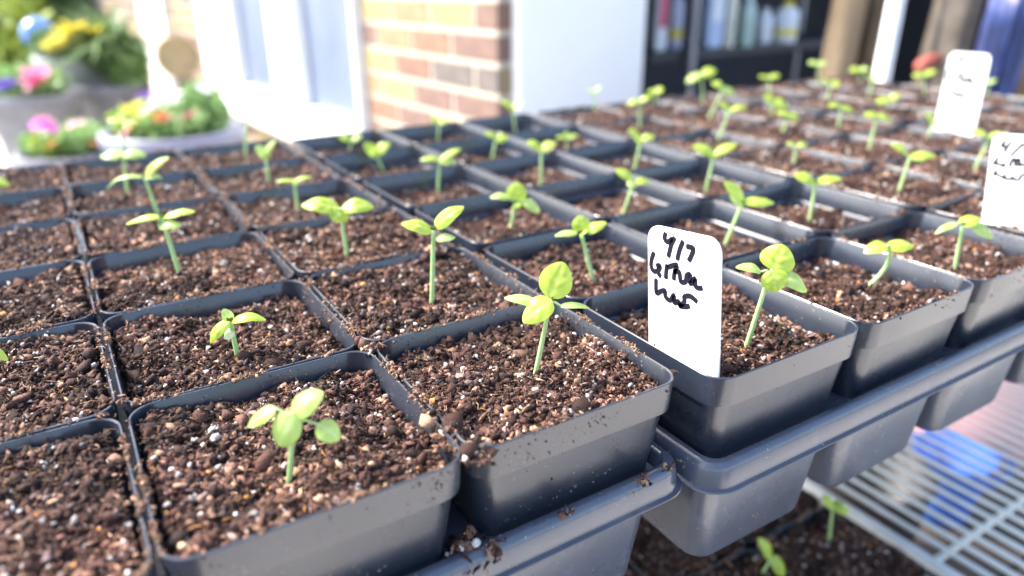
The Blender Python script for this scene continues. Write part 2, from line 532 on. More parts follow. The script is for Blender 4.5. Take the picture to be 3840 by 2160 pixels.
def make_loose(seed, amount):
    """crumbs lying on a pot's rim and clinging to its walls"""
    g = np.random.default_rng(seed)
    n = amount
    t = g.random(n * 3) * 4
    clump = 0.5 + 0.5 * np.sin(t * 5.1 + seed) * np.sin(t * 11.7 + seed * 2.3)
    t = t[g.random(n * 3) < clump ** 3.5][:n]
    side = t.astype(int); u = ((t - side) * 2 - 1) * .0415
    off = .0437 + g.normal(size=len(t)) * .0006
    x = np.where(side == 0, u, np.where(side == 1, off, np.where(side == 2, -u, -off)))
    y = np.where(side == 0, -off, np.where(side == 1, u, np.where(side == 2, off, -u)))
    zz = np.abs(g.normal(size=len(t))) * .0006 + .0002
    c = np.column_stack([x, y, zz])
    s = np.exp(g.normal(-7.95, .4, len(t)))[:, None] * (0.7 + .6 * g.random((len(t), 3)))
    a = lumps(c, s, pick(g, len(t), [0, 2, 4, 6, 8, 7, .5, .2]), g, .4)
    nf = n // 5
    b = fibres(c[:nf] + [0, 0, .0005], g.uniform(.001, .0035, nf), g.uniform(.0001, .00022, nf), pick(g, nf, [0, 1, 3, 5, 6, 5, 0, .5]), g)
    # flecks on the inner and outer faces
    k = n
    t = g.random(k * 4) * 4; t = t[g.random(k * 4) < (0.5 + .5 * np.sin(t * 4.3 + seed * 1.7) * np.sin(t * 9.1 + seed)) ** 3]; t = np.resize(t, k) + g.normal(size=k) * .004; t = np.clip(t, 0, 3.999); side = t.astype(int); u = ((t - side) * 2 - 1) * .037
    zz = -np.abs(g.normal(size=k)) * .006 - .0008
    inner = g.random(k) < .6
    off = np.where(inner, .0428 + zz * .012, .0445 + zz * .03)
    off = np.where(~inner & (zz < -.0125), .0428 + zz * .09, off)
    x = np.where(side == 0, u, np.where(side == 1, off, np.where(side == 2, -u, -off)))
    y = np.where(side == 0, -off, np.where(side == 1, u, np.where(side == 2, off, -u)))
    c = np.column_stack([x, y, zz])
    s = np.exp(g.normal(-8.25, .4, k))[:, None] * (0.6 + .8 * g.random((k, 3)))
    d = lumps(c, s, pick(g, k, [0, 2, 4, 5, 6, 5, 0, .2]), g, .3, small=True)
    J = join([a, b, d])
    return mesh_np('loose_soil', J[0], J[1], M['soil'], False, J[2])


SOIL_NEAR = [make_soil(100 + k, 150, 6500, 270, True) for k in range(5)]
SOIL_FAR = [make_soil(200 + k, 64, 2400, 150, False) for k in range(4)]
LOOSE = {'much': [make_loose(300 + k, 560) for k in range(4)], 'some': [make_loose(320 + k, 170) for k in range(4)], 'few': [make_loose(340 + k, 50) for k in range(3)]}

# ------------------------------------------------------------------ pot meshes
POT_H = 0.080


def pot_meshes(mat, rim_mat=None):
    b = MB()
    b.loft([sq(.0330, .006, -POT_H), sq(.0336, .0065, -POT_H + .001), sq(.0418, .0085, -.0135), sq(.0430, .0088, -.0131)])
    b.loft([sq(.0414, .0078, -.0139), sq(.0405, .0078, -.0145), sq(.0328, .006, -POT_H + .0015)], cap1=False)
    b.loft([sq(.0330, .006, -POT_H), sq(.0200, .005, -POT_H)], cap0=False, cap1=True)
    body = b.mesh('pot_body', mat, auto=28)
    r = MB()
    r.loft([sq(.0430, .0088, -.0131), sq(.0436, .0090, -.0129), sq(.0443, .0094, -.0008), sq(.04425, .0094, -.0003), sq(.0440, .0092, 0.0),
            sq(.0436, .0089, 0.0), sq(.04335, .0088, -.0004), sq(.0423, .0082, -.0128), sq(.0414, .0078, -.0137)])
    rim = r.mesh('pot_rim', rim_mat or mat, auto=28)
    return body, rim


M['rim_dusty'] = plastic_mat('soil_dusted_rim_plastic', (0.026, 0.031, 0.044), 0.26, 0.905)
POT = {'pot': pot_meshes(M['pot']), 'pot_dusty': pot_meshes(M['pot_dusty'], M['rim_dusty'])}

# ------------------------------------------------------------------ tray meshes
TRAY_Z = -0.0362                                          # top of the tray flange


def cell_mesh():
    b = MB()
    b.loft([sq(.0405, .009, TRAY_Z - .006), sq(.0388, .0092, -.0620), sq(.0356, .0095, -.0945), sq(.0345, .009, -.0966), sq(.0325, .008, -.0978)], cap1=True)
    return b.mesh('cell', M['tray'], auto=30)


CELL = cell_mesh()


def tray(x0, y0, z0, label, ncol=3, nrow=6, front=0.0036, side=.0024):
    """carry tray: flange with turned-down band, web deck and one tapered cell for each pot"""
    t = thing('carry_tray', (x0, y0, z0), label, 'tray', 'carry trays under the pots')
    Wd, Dp = ncol * S, nrow * S
    xa, xb, ya, yb = -side, Wd + side, -front, Dp + front
    def rr(o, z, r=.012): return ring_rect(xa - o, xb + o, ya - o, yb + o, z, r + o, 6)
    b = MB()
    inn = -.0050
    b.loft([rr(-.0085, TRAY_Z - .0065, .010), rr(-.0068, TRAY_Z - .0012, .010), rr(-.0056, TRAY_Z), rr(-.0034, TRAY_Z - .0001), rr(-.0016, TRAY_Z - .0010), rr(-.0006, TRAY_Z - .0028),
            rr(.0003, TRAY_Z - .0095), rr(.0005, TRAY_Z - .0102), rr(.0022, TRAY_Z - .0106), rr(.0024, TRAY_Z - .0111), rr(.0020, TRAY_Z - .0115), rr(.0002, TRAY_Z - .0113)])
    b.build('flange', M['tray'], t, auto=50)
    d = MB()
    d.box(.0058, Wd - .0058, .0028, Dp - .0028, TRAY_Z - .0075, TRAY_Z - .0058)
    d.build('deck', M['tray'], t)
    for c in range(ncol):
        for r in range(nrow):
            link('cell', CELL, t, ((c + .5) * S, (r + .5) * S, 0))
    return t


# ------------------------------------------------------------------ the setting
GZ = -0.95
M['gravel'] = noisy('dark_drive', (0.045, 0.038, 0.034), (0.085, 0.072, 0.064), 14.0, 0.95, 0.6, 120)
g_ = MB(); g_.add([(-40, -40, GZ), (40, -40, GZ), (40, 60, GZ), (-40, 60, GZ)], [(0, 1, 2, 3)])
tag(g_.build('ground', M['gravel']), kind='structure')
g_ = MB(); g_.add([(-6, .75, GZ + .004), (.62, .75, GZ + .004), (.62, 7.0, GZ + .004), (-6, 7.0, GZ + .004)], [(0, 1, 2, 3)])
tag(g_.build('patio', M['concrete']), kind='structure')
M['reflector_concrete'] = noisy('pale_reflector_concrete', (0.62, 0.58, 0.52), (0.74, 0.70, 0.63), 3.0, 0.9, 0.4, 60)  # pale surface for the two added reflectors in front of the rack
g_ = MB(); g_.add([(-.40, -14, GZ + .004), (.14, -14, GZ + .004), (.14, -.45, GZ + .004), (-.40, -.45, GZ + .004)], [(0, 1, 2, 3)])
tag(g_.build('added_reflector_strip', M['reflector_concrete']), kind='structure')  # unseen strip, added to mirror as bright stripes on the pot corners
g_ = MB(); g_.add([(.15, -4.5, GZ + .004), (5.0, -4.5, GZ + .004), (5.0, -.45, GZ + .004), (.15, -.45, GZ + .004)], [(0, 1, 2, 3)])
tag(g_.build('added_reflector_slab', M['reflector_concrete']), kind='structure')  # unseen slab, added so the front faces of pots and trays reflect brighter

# ------------------------------------------------------------------ pots, trays
ORD = ['front row', 'second row from front', 'third row from front', 'fourth row from front', 'fifth row from front', 'back row']
COLN = ['left column', 'middle column', 'right column']
GAP = 0.0727
TR = [dict(x0=-3.0, y0=0.0, name='leftmost tray'),
      dict(x0=GAP, y0=-0.11, name='second tray from left'),
      dict(x0=3 + 2 * GAP, y0=-0.11, name='third tray from left'),
      dict(x0=6.42, y0=-0.02, name='rightmost far tray')]
TRAYLAB = ['dark plastic carry tray nearest the camera at lower left', 'dark plastic carry tray under the first label stake',
           'dark plastic carry tray of soil-covered pots in the middle distance', 'dark plastic carry tray farthest back on the right']
pots = {}
LEVEL = {}
# how low the soil lies in each tray (mm below the rim) by column, with row variation
for ti, T in enumerate(TR):
    tray(T['x0'] * S, T['y0'] * S, 0, TRAYLAB[ti])
    for c in range(3):
        for r in range(6):
            cx = (T['x0'] + c + .5) * S; cy = (T['y0'] + r + .5) * S
            vis = False
            for dx in (-.5, 0, .5):
                for dy in (-.5, 0, .5):
                    x, y, dz = to_px((cx + dx * S, cy + dy * S, 0))
                    if dz > .02 and -400 < x < 4700 and -30 < y < 2300: vis = True
            if not vis: continue
            near = math.hypot(cx - CAM[0], cy - CAM[1]) < .42
            low = [(-.0052, .003), (-.0120, .0045), (-.0035, .002), (-.0030, .0015)][ti]
            lev = low[0] - low[1] * random.random() - (0.0025 * r / 5 if ti == 1 else 0)
            if ti == 1 and r == 0: lev = -.0115
            if (ti, c, r) == (0, 1, 0): lev = -.0070
            if (ti, c, r) == (0, 2, 0): lev = -.0088
            LEVEL[(ti, c, r)] = lev
            kind = 'pot_dusty' if ti in (0, 2, 3) else 'pot'
            p = thing('seedling_pot', (cx + random.uniform(-.0004, .0004), cy + random.uniform(-.0004, .0004), random.uniform(-.0004, .0004)),
                      f'black square pot, {ORD[r]}, {COLN[c]} of {T["name"]}', 'plant pot', 'square seedling pots in trays', math.radians(random.uniform(-.7, .7)))
            body, rim = POT[kind]
            link('body', body, p); link('rim', rim, p)
            sm, pm = SOIL_NEAR[(c + 2 * r + ti * 3) % 5] if near else SOIL_FAR[(c + 2 * r + ti) % 4]
            qr = random.choice([0, 1, 2, 3]) * math.pi / 2
            s = link('soil', sm, p, (0, 0, lev)); s.rotation_euler = (math.radians(random.uniform(-2.6, 2.6)), math.radians(random.uniform(-2.6, 2.6)), qr); tag(s, kind='stuff')
            s.scale = (1, 1, 1)
            q = link('perlite', pm, s); tag(q, kind='stuff')
            amt = ['much', 'few', 'much', 'much'][ti]
            if ti == 1 and r == 0 and c > 0: amt = 'some'
            L = LOOSE[amt]; k = (c + r * 2) % len(L)
            l = link('loose_soil', L[k], p); l.rotation_euler = (0, 0, qr); tag(l, kind='stuff')
            pots[(ti, c, r)] = p


def pot_at(P):
    for ti, T in enumerate(TR):
        c = math.floor(P[0] / S - T['x0']); r = math.floor(P[1] / S - T['y0'])
        if 0 <= c < 3 and 0 <= r < 6: return ti, c, r
    return None


# ------------------------------------------------------------------ seedlings
def leaf_mesh(P0, T, N, width, cup=0.25, droop=0.1, round_=0.8, mat=None, nu=16, nv=12, pucker=0.0):
    P0, T, N = Vector(P0), Vector(T), Vector(N)
    ax = T - P0; L = ax.length; ax.normalize()
    N = (N - ax * N.dot(ax)).normalized()
    B = ax.cross(N)
    vs = []; cl = []
    wv_ = random.uniform(0, 6.3)
    for i in range(nu + 1):
        u = i / nu
        w = width / 2 * max(math.sin(math.pi * u ** round_), 0.0) ** 0.56 * (1 - .10 * u)
        if i == nu: w = width * .05
        if i == 0: w = width * .03
        arch = math.sin(math.pi * u) * droop * L - droop * L * u * u * .7
        for j in range(nv + 1):
            v = j / nv * 2 - 1
            fold = abs(v) ** 1.6 * w * cup
            crease = -0.06 * w * math.exp(-(v * 7) ** 2)
            pk = pucker * width * (0.5 + .5 * math.cos(u * 18 - abs(v) * 6)) * (1 - v * v) * math.sin(math.pi * u) * min(1, abs(v) * 3)
            p = P0 + ax * (u * L) + B * (v * w) + N * (arch - fold + crease + pk)
            p = p + N * (0.035 * width * math.sin(u * 9 + wv_) * abs(v) ** 2 * math.sin(math.pi * u))
            vs.append(p)
            side = abs(math.sin((u * 1.0 - abs(v) * .30) * 13.0 + 0.4))
            vein = max(math.exp(-(v * 9) ** 2), .75 * math.exp(-(side * 4.5) ** 2) * (1 - abs(v)) ** .5)
            cl.append((1 + .30 * vein, 1 + .22 * vein, 1 + 1.0 * vein))
    fs = [(i * (nv + 1) + j, i * (nv + 1) + j + 1, (i + 1) * (nv + 1) + j + 1, (i + 1) * (nv + 1) + j) for i in range(nu) for j in range(nv)]
    b = MB(); b.add(vs, fs)
    me = b.mesh('leaf', mat, smooth=True)
    at = me.color_attributes.new('Col', 'FLOAT_COLOR', 'POINT')
    cc = np.ones((len(vs), 4), np.float32); cc[:, :3] = cl; at.data.foreach_set('color', cc.ravel())
    return me


UP = np.array([0, 0, 1.0])


def seedling(base, node, leaves, lev=None, mid=None, rad=None, labels={}, z_plane=None, label=None):
    """base, node: photo pixels; the base lies on the pot's soil, the node above it at the same distance.
    leaves: (root px or None, tip px, width px, how far its face turns to the viewer 0..1, towards viewer in mm, material)"""
    z = -.005 if z_plane is None else z_plane
    for _ in range(3):
        P = on_z(*base, z); k = pot_at(P)
        if z_plane is None and k in LEVEL: z = LEVEL[k]
    depth = to_px(P)[2]
    back = CAM - P; back[2] = 0; back /= np.linalg.norm(back)
    fw = ROT @ np.array([0, 0, -1.0]); fw[2] = 0; fw /= np.linalg.norm(fw)
    def up_plane(q, toward=0.0):
        """pixel -> vertical plane through the base, facing the camera"""
        d = ray(*q); n = -fw
        t = ((P - CAM) @ n) / (d @ n)
        X = CAM + d * t
        return X + (CAM - X) / np.linalg.norm(CAM - X) * toward
    Nn = up_plane(node)
    o = thing('seedling', tuple(P), label or 'seedling', 'seedling', 'young green seedlings')
    loc = lambda X: Vector(np.asarray(X) - P)
    r0 = rad or max(.00080, min(.00115, depth * .0033))
    mids = up_plane(mid) if mid is not None else (P + Nn) / 2 + back * .0008
    pts = [loc(P) - Vector((0, 0, .004))]
    for t in np.linspace(0, 1, 9):
        pts.append(loc(P * (1 - t) ** 2 + 2 * t * (1 - t) * mids + t * t * Nn))
    b = MB(); b.tube(pts, [r0 * (1.12 - .28 * i / 9) for i in range(10)], 8)
    b.build('stem', M['stem'], o, smooth=True)
    for root, tip, wpx, face, tow, mt in leaves:
        R0 = up_plane(root, tow * .4e-3) if root is not None else Nn
        Tp = up_plane(tip, tow * 1e-3)
        wd = wpx * depth / F_PX * 1.05
        tocam = CAM - Tp; tocam /= np.linalg.norm(tocam)
        N = UP * (1 - face) + tocam * face
        if root is not None and np.linalg.norm(R0 - Nn) > .0025:          # petiole
            pb = MB(); mdp = (R0 + Nn) / 2 + UP * .0006
            pb.tube([loc(Nn), loc(mdp), loc(R0), loc(R0 + (Tp - R0) * .25)], [r0 * .55, r0 * .5, r0 * .45, r0 * .2], 6)
            pb.build('petiole', M['stem'], o, smooth=True)
        me = leaf_mesh(loc(R0), loc(Tp), N, wd, cup=random.uniform(.12, .3), droop=random.uniform(.06, .16), round_=random.uniform(.74, .92), mat=M[mt], pucker=.06 if mt == 'leaf' else .015)
        link('leaf', me, o)
    if depth < .5:                                                        # growing tip
        tb = MB()
        for sgn in (-1, 1):
            d = np.cross(back, UP) * sgn * .0012 + UP * .0018
            tb.tube([loc(Nn), loc(Nn + d * .6), loc(Nn + d)], [r0 * .6, r0 * .75, r0 * .1], 6)
        tb.build('shoot_tip', M['leaf'], o, smooth=True)
    return o, k


L_, C_, W_ = 'leaf', 'leaf_pale', 'leaf_withered'
SEED = [
 # near, individually traced
 dict(base=(1083, 1808), node=(1101, 1575), d='broad-leaved', leaves=[((1034, 1532), (924, 1596), 66, .45, 1, C_), ((1103, 1549), (1040, 1678), 112, .62, 5, C_), ((1090, 1552), (1205, 1468), 104, .45, -3, C_), ((1190, 1590), (1276, 1645), 88, .55, 2, C_)]),
 dict(base=(2003, 1428), node=(2063, 1130), d='glossy upright-leaved', leaves=[((2058, 1118), (2112, 985), 122, .72, -2, L_), ((2070, 1125), (1958, 1205), 96, .55, 5, L_), ((2030, 1140), (1892, 1110), 52, .35, -3, C_), ((2100, 1146), (2211, 1150), 34, .3, 2, C_)]),
 dict(base=(892, 1340), node=(863, 1205), d='short wilting', leaves=[((868, 1205), (992, 1190), 50, .35, 1, L_), ((862, 1205), (778, 1284), 52, .5, 3, L_), ((866, 1205), (838, 1158), 44, .35, -2, C_), ((878, 1240), (838, 1268), 42, .5, 3, W_)]),
 dict(base=(1620, 1142), node=(1625, 862), d='tall winged', leaves=[((1622, 866), (1507, 832), 60, .45, 1, L_), ((1630, 850), (1735, 772), 66, .5, -1, L_), ((1630, 892), (1707, 888), 40, .45, 3, C_)]),
 dict(base=(2229, 1063), node=(2179, 876), d='leaning', leaves=[((2165, 872), (2080, 880), 34, .35, 1, C_), ((2178, 872), (2178, 808), 66, .55, -1, L_), ((2195, 866), (2273, 832), 50, .45, 0, L_), (None, (2200, 866), 40, .4, 4, L_)]),
 dict(base=(2796, 1309), node=(2888, 1020), d='glossy four-leaved', leaves=[((2855, 1019), (2764, 996), 44, .45, 1, C_), ((2896, 1014), (2938, 918), 124, .70, -2, L_), ((2896, 1010), (2914, 1096), 96, .6, 5, L_), ((2918, 1030), (3034, 1088), 66, .55, 2, C_)]),
 dict(base=(3231, 1093), node=(3338, 934), mid=(3345, 1010), d='bent-stemmed', leaves=[((3330, 920), (3241, 942), 62, .4, 2, L_), ((3330, 924), (3429, 916), 66, .4, 0, L_)]),
 dict(base=(3581, 1008), node=(3611, 845), d='three-leaved', leaves=[((3590, 838), (3507, 872), 30, .4, 1, C_), ((3600, 842), (3676, 812), 58, .4, -2, L_), ((3645, 842), (3730, 890), 52, .55, 2, C_)]),
 dict(base=(3035, 829), node=(3060, 684), d='pale', leaves=[(None, (2984, 652), 60, .45, 1, L_), (None, (3156, 664), 44, .4, 1, L_)]),
 dict(base=(2720, 917), node=(2784, 760), d='leaning', leaves=[((2790, 750), (2718, 680), 56, .45, 0, L_), (None, (2904, 756), 52, .4, 1, L_), (None, (2740, 735), 66, .45, 3, C_)]),
 dict(base=(675, 1029), node=(606, 815), d='tall narrow-leaved', leaves=[((610, 812), (468, 834), 40, .35, 1, L_), ((610, 815), (728, 788), 46, .35, 0, L_), ((592, 846), (678, 842), 44, .5, 4, C_)]),
 dict(base=(600, 822), node=(542, 664), d='narrow-leaved', leaves=[(None, (388, 697), 28, .3, 1, C_), (None, (625, 586), 46, .4, -1, L_), (None, (606, 664), 30, .35, 3, C_)]),
 dict(base=(479, 725), node=(460, 578), d='pale two-leaved', leaves=[(None, (374, 584), 52, .45, 1, C_), (None, (544, 578), 52, .45, 1, C_)]),
 dict(base=(470, 632), node=(456, 455), d='pale', leaves=[(None, (402, 448), 34, .4, 1, C_), (None, (512, 462), 34, .4, 1, C_), (None, (440, 418), 30, .4, -1, C_)]),
 dict(base=(921, 585), node=(926, 430), d='thin', leaves=[(None, (876, 412), 26, .4, 1, L_), (None, (998, 408), 28, .4, 1, C_)]),
 dict(base=(1009, 677), node=(993, 572), d='small', leaves=[(None, (960, 548), 40, .5, 1, C_), (None, (1000, 590), 44, .6, 3, L_), (None, (1030, 526), 30, .4, -1, C_)]),
 dict(base=(1116, 779), node=(1103, 676), d='small', leaves=[(None, (1034, 678), 24, .3, 1, L_), (None, (1164, 660), 26, .3, 1, L_), (None, (1118, 694), 28, .4, 3, C_)]),
 dict(base=(1300, 947), node=(1276, 792), d='large drooping-leaved', leaves=[((1270, 782), (1130, 762), 72, .5, 1, L_), ((1280, 782), (1399, 770), 68, .5, 0, L_), ((1276, 780), (1250, 830), 86, .65, 5, L_)]),
 dict(base=(1914, 868), node=(1932, 760), d='hooded', leaves=[((1915, 742), (1838, 734), 36, .4, 1, C_), (None, (1940, 684), 76, .6, -1, L_), ((1960, 752), (2026, 792), 44, .55, 2, C_), (None, (1950, 775), 50, .6, 4, L_)]),
 # farther rows
 dict(base=(1441, 651), node=(1409, 572), leaves=[(None, (1366, 536), 46, .55, 2, L_), (None, (1460, 536), 46, .55, 0, L_), (None, (1390, 585), 40, .6, 3, L_)]),
 dict(base=(1312, 567), node=(1318, 525), leaves=[(None, (1272, 510), 34, .5, 1, L_), (None, (1356, 508), 34, .5, 1, C_)]),
 dict(base=(1643, 718), node=(1648, 600), leaves=[(None, (1576, 594), 34, .35, 1, L_), (None, (1724, 556), 34, .4, 0, L_), (None, (1706, 608), 34, .5, 2, C_)]),
 dict(base=(1643, 530), node=(1647, 460), leaves=[(None, (1616, 440), 30, .45, 1, L_), (None, (1682, 446), 30, .45, 1, L_)]),
 dict(base=(1844, 602), node=(1862, 514), leaves=[(None, (1818, 496), 30, .4, 1, L_), (None, (1904, 516), 46, .5, 1, L_)]),
 dict(base=(1934, 500), node=(1922, 405), leaves=[(None, (1880, 376), 30, .4, 1, L_), (None, (1962, 378), 28, .4, 1, C_), (None, (1935, 412), 26, .4, 2, L_)]),
 dict(base=(2028, 698), node=(2030, 560), leaves=[(None, (1978, 528), 40, .45, 1, L_), (None, (2082, 534), 46, .5, 1, L_), (None, (2040, 568), 30, .5, 3, L_)]),
 dict(base=(2124, 552), node=(2125, 516), leaves=[(None, (2084, 514), 20, .4, 1, L_), (None, (2168, 506), 20, .4, 1, C_), (None, (2122, 492), 24, .5, -1, L_)]),
 dict(base=(2232, 430), node=(2228, 345), leaves=[(None, (2198, 336), 16, .4, 1, C_), (None, (2258, 322), 16, .4, 1, C_)]),
 dict(base=(2398, 478), node=(2398, 380), leaves=[(None, (2352, 388), 32, .45, 1, L_), (None, (2440, 360), 30, .45, 1, L_)]),
 dict(base=(2378, 640), node=(2404, 522), leaves=[(None, (2358, 484), 36, .45, 1, L_), (None, (2456, 512), 36, .45, 1, L_), (None, (2395, 535), 36, .5, 3, L_)]),
 dict(base=(2336, 805), node=(2378, 680), leaves=[((2372, 675), (2310, 634), 46, .45, 1, L_), (None, (2440, 684), 36, .4, 1, L_), (None, (2360, 704), 40, .5, 3, C_)]),
 dict(base=(2460, 388), node=(2458, 345), leaves=[(None, (2432, 344), 28, .5, 1, L_), (None, (2486, 330), 34, .5, 1, L_)]),
 dict(base=(2636, 396), node=(2632, 275), leaves=[(None, (2572, 305), 40, .45, 1, C_), (None, (2686, 262), 48, .5, 1, L_)]),
 dict(base=(2646, 716), node=(2680, 575), leaves=[(None, (2600, 544), 54, .45, 1, L_), (None, (2764, 536), 44, .4, 0, L_), (None, (2690, 588), 54, .55, 4, L_)]),
 dict(base=(2656, 446), node=(2714, 330), leaves=[(None, (2672, 306), 40, .45, 1, L_), (None, (2756, 352), 40, .45, 1, C_)]),
 dict(base=(2694, 520), node=(2736, 415), leaves=[(None, (2700, 384), 34, .45, 1, L_), (None, (2802, 396), 30, .4, 1, L_)]),
 dict(base=(2890, 440), node=(2902, 380), leaves=[(None, (2868, 358), 44, .5, 1, L_), (None, (2958, 400), 56, .5, 1, L_)]),
 dict(base=(2930, 502), node=(2962, 428), leaves=[(None, (2912, 424), 30, .4, 1, L_), (None, (2998, 448), 36, .45, 1, L_)]),
 dict(base=(2884, 352), node=(2886, 290), leaves=[(None, (2846, 286), 26, .4, 1, L_), (None, (2926, 280), 28, .4, 1, L_)]),
 dict(base=(2976, 614), node=(2988, 545), leaves=[(None, (2948, 536), 26, .35, 1, L_), (None, (3030, 542), 28, .35, 1, L_)]),
 dict(base=(3072, 326), node=(3066, 240), leaves=[(None, (3032, 234), 28, .45, 1, C_), (None, (3098, 232), 28, .45, 1, C_)]),
 dict(base=(3098, 384), node=(3118, 315), leaves=[(None, (3084, 300), 26, .45, 1, L_), (None, (3152, 308), 34, .45, 1, L_)]),
 dict(base=(3142, 482), node=(3158, 400), leaves=[(None, (3108, 392), 30, .4, 1, L_), (None, (3204, 420), 32, .45, 1, L_)]),
 dict(base=(3224, 312), node=(3226, 262), leaves=[(None, (3188, 262), 32, .45, 1, L_), (None, (3262, 256), 28, .4, 1, C_)]),
 dict(base=(3258, 362), node=(3272, 300), leaves=[(None, (3250, 282), 22, .4, 1, C_), (None, (3300, 276), 22, .4, 1, C_)]),
 dict(base=(3330, 420), node=(3342, 370), leaves=[(None, (3286, 382), 36, .45, 1, L_), (None, (3368, 352), 36, .45, 1, L_)]),
 dict(base=(3256, 570), node=(3290, 430), leaves=[(None, (3240, 428), 38, .4, 1, L_), (None, (3348, 450), 40, .4, 1, L_)]),
 dict(base=(3466, 352), node=(3466, 280), leaves=[(None, (3424, 282), 30, .45, 1, L_), (None, (3512, 262), 28, .4, 1, L_)]),
 dict(base=(3478, 520), node=(3502, 460), leaves=[(None, (3474, 424), 36, .45, 1, L_), (None, (3548, 466), 26, .4, 1, L_)]),
 dict(base=(3372, 716), node=(3412, 590), leaves=[((3408, 580), (3344, 538), 40, .45, 1, L_), (None, (3510, 578), 46, .45, 1, L_), (None, (3460, 602), 30, .4, 3, C_)]),
 dict(base=(3658, 628), node=(3712, 515), leaves=[(None, (3640, 490), 44, .4, 1, L_), (None, (3790, 500), 44, .4, 0, C_)]),
 dict(base=(3704, 368), node=(3702, 312), leaves=[(None, (3672, 300), 22, .4, 1, C_), (None, (3738, 296), 22, .4, 1, C_)]),
 dict(base=(-95, 1400), node=(-70, 1300), d='small', leaves=[(None, (30, 1348), 44, .4, 1, L_), (None, (-170, 1290), 44, .4, 0, L_)]),
 dict(base=(-60, 760), node=(-45, 670), d='small', leaves=[(None, (34, 692), 44, .4, 1, L_), (None, (-110, 660), 40, .4, 0, L_)]),
]
placed = {}
for s in SEED:
    o, k = seedling(s['base'], s['node'], s['leaves'], mid=s.get('mid'))
    placed.setdefault(k, []).append((o, s))
for k, lst in placed.items():
    lst.sort(key=lambda t: t[1]['base'][0])
    for n, (o, s) in enumerate(lst):
        side = '' if len(lst) == 1 else [', left one of its pot', ', right one of its pot', ', third one of its pot', ', fourth one of its pot'][n]
        if k is None:
            o['label'] = 'young green seedling rising at the trays edge near pixel row ' + str(n)
            print('SEEDLING WITHOUT POT', s['base'])
            continue
        where = f'{ORD[k[2]]}, {COLN[k[1]]} of {TR[k[0]]["name"]}'
        o['label'] = f'{s.get("d", "green")} seedling, {where}{side}'

# ------------------------------------------------------------------ label stakes
STROKES = [[(272, 115), (262, 165), (290, 195), (330, 165)], [(350, 155), (320, 215), (293, 325)], [(420, 185), (390, 260), (368, 350)], [(445, 232), (505, 250), (490, 310), (465, 360)],
           [(172, 280), (150, 350), (150, 410), (175, 445), (215, 430), (220, 395), (190, 400)], [(205, 460), (232, 490)], [(285, 385), (275, 450), (273, 510)], [(285, 410), (365, 390), (345, 460), (340, 520)],
           [(340, 450), (385, 450), (400, 530), (440, 530), (450, 480), (478, 475), (480, 550), (520, 505), (520, 560), (545, 585), (585, 585)],
           [(190, 505), (188, 570), (195, 630), (235, 610), (265, 610), (270, 660), (310, 690), (340, 645), (345, 710), (380, 700), (395, 735), (430, 700), (430, 660), (480, 655), (540, 705)], [(380, 735), (440, 745), (475, 735)]]
STROKES1 = [[(2380 + x / 2.263, 820 + y / 2.263) for x, y in st] for st in STROKES]
STROKES2 = [[(1110, 235), (1020, 345), (1110, 350)], [(1210, 260), (1130, 370), (1070, 470)], [(1449, 290), (1180, 550)], [(1440, 330), (1560, 350), (1500, 440), (1470, 540)],
            [(970, 560), (870, 690), (960, 690), (1060, 740), (1070, 670)], [(1070, 670), (1080, 745)], [(1185, 760), (1210, 640), (1280, 600), (1290, 750)], [(1290, 640), (1370, 600), (1360, 720), (1449, 700), (1500, 730), (1560, 690), (1590, 760), (1650, 760)],
            [(930, 800), (870, 910), (930, 890), (1050, 960), (1090, 900), (1090, 980), (1190, 990), (1240, 940), (1260, 990), (1350, 1000), (1400, 930), (1449, 900), (1560, 930)]]
STROKES2 = [[(3560 + x / 5.175, 480 + y / 5.175) for x, y in st] for st in STROKES2]


def smooth_line(pts, k=5):
    out = []
    P = [Vector(p) for p in pts]
    for i in range(len(P) - 1):
        a, b, c, d = P[max(i - 1, 0)], P[i], P[i + 1], P[min(i + 2, len(P) - 1)]
        for s in range(k):
            t = s / k
            out.append(0.5 * ((2 * b) + (c - a) * t + (2 * a - 5 * b + 4 * c - d) * t * t + (3 * b - a - 3 * c + d) * t ** 3))
    out.append(P[-1])
    return out


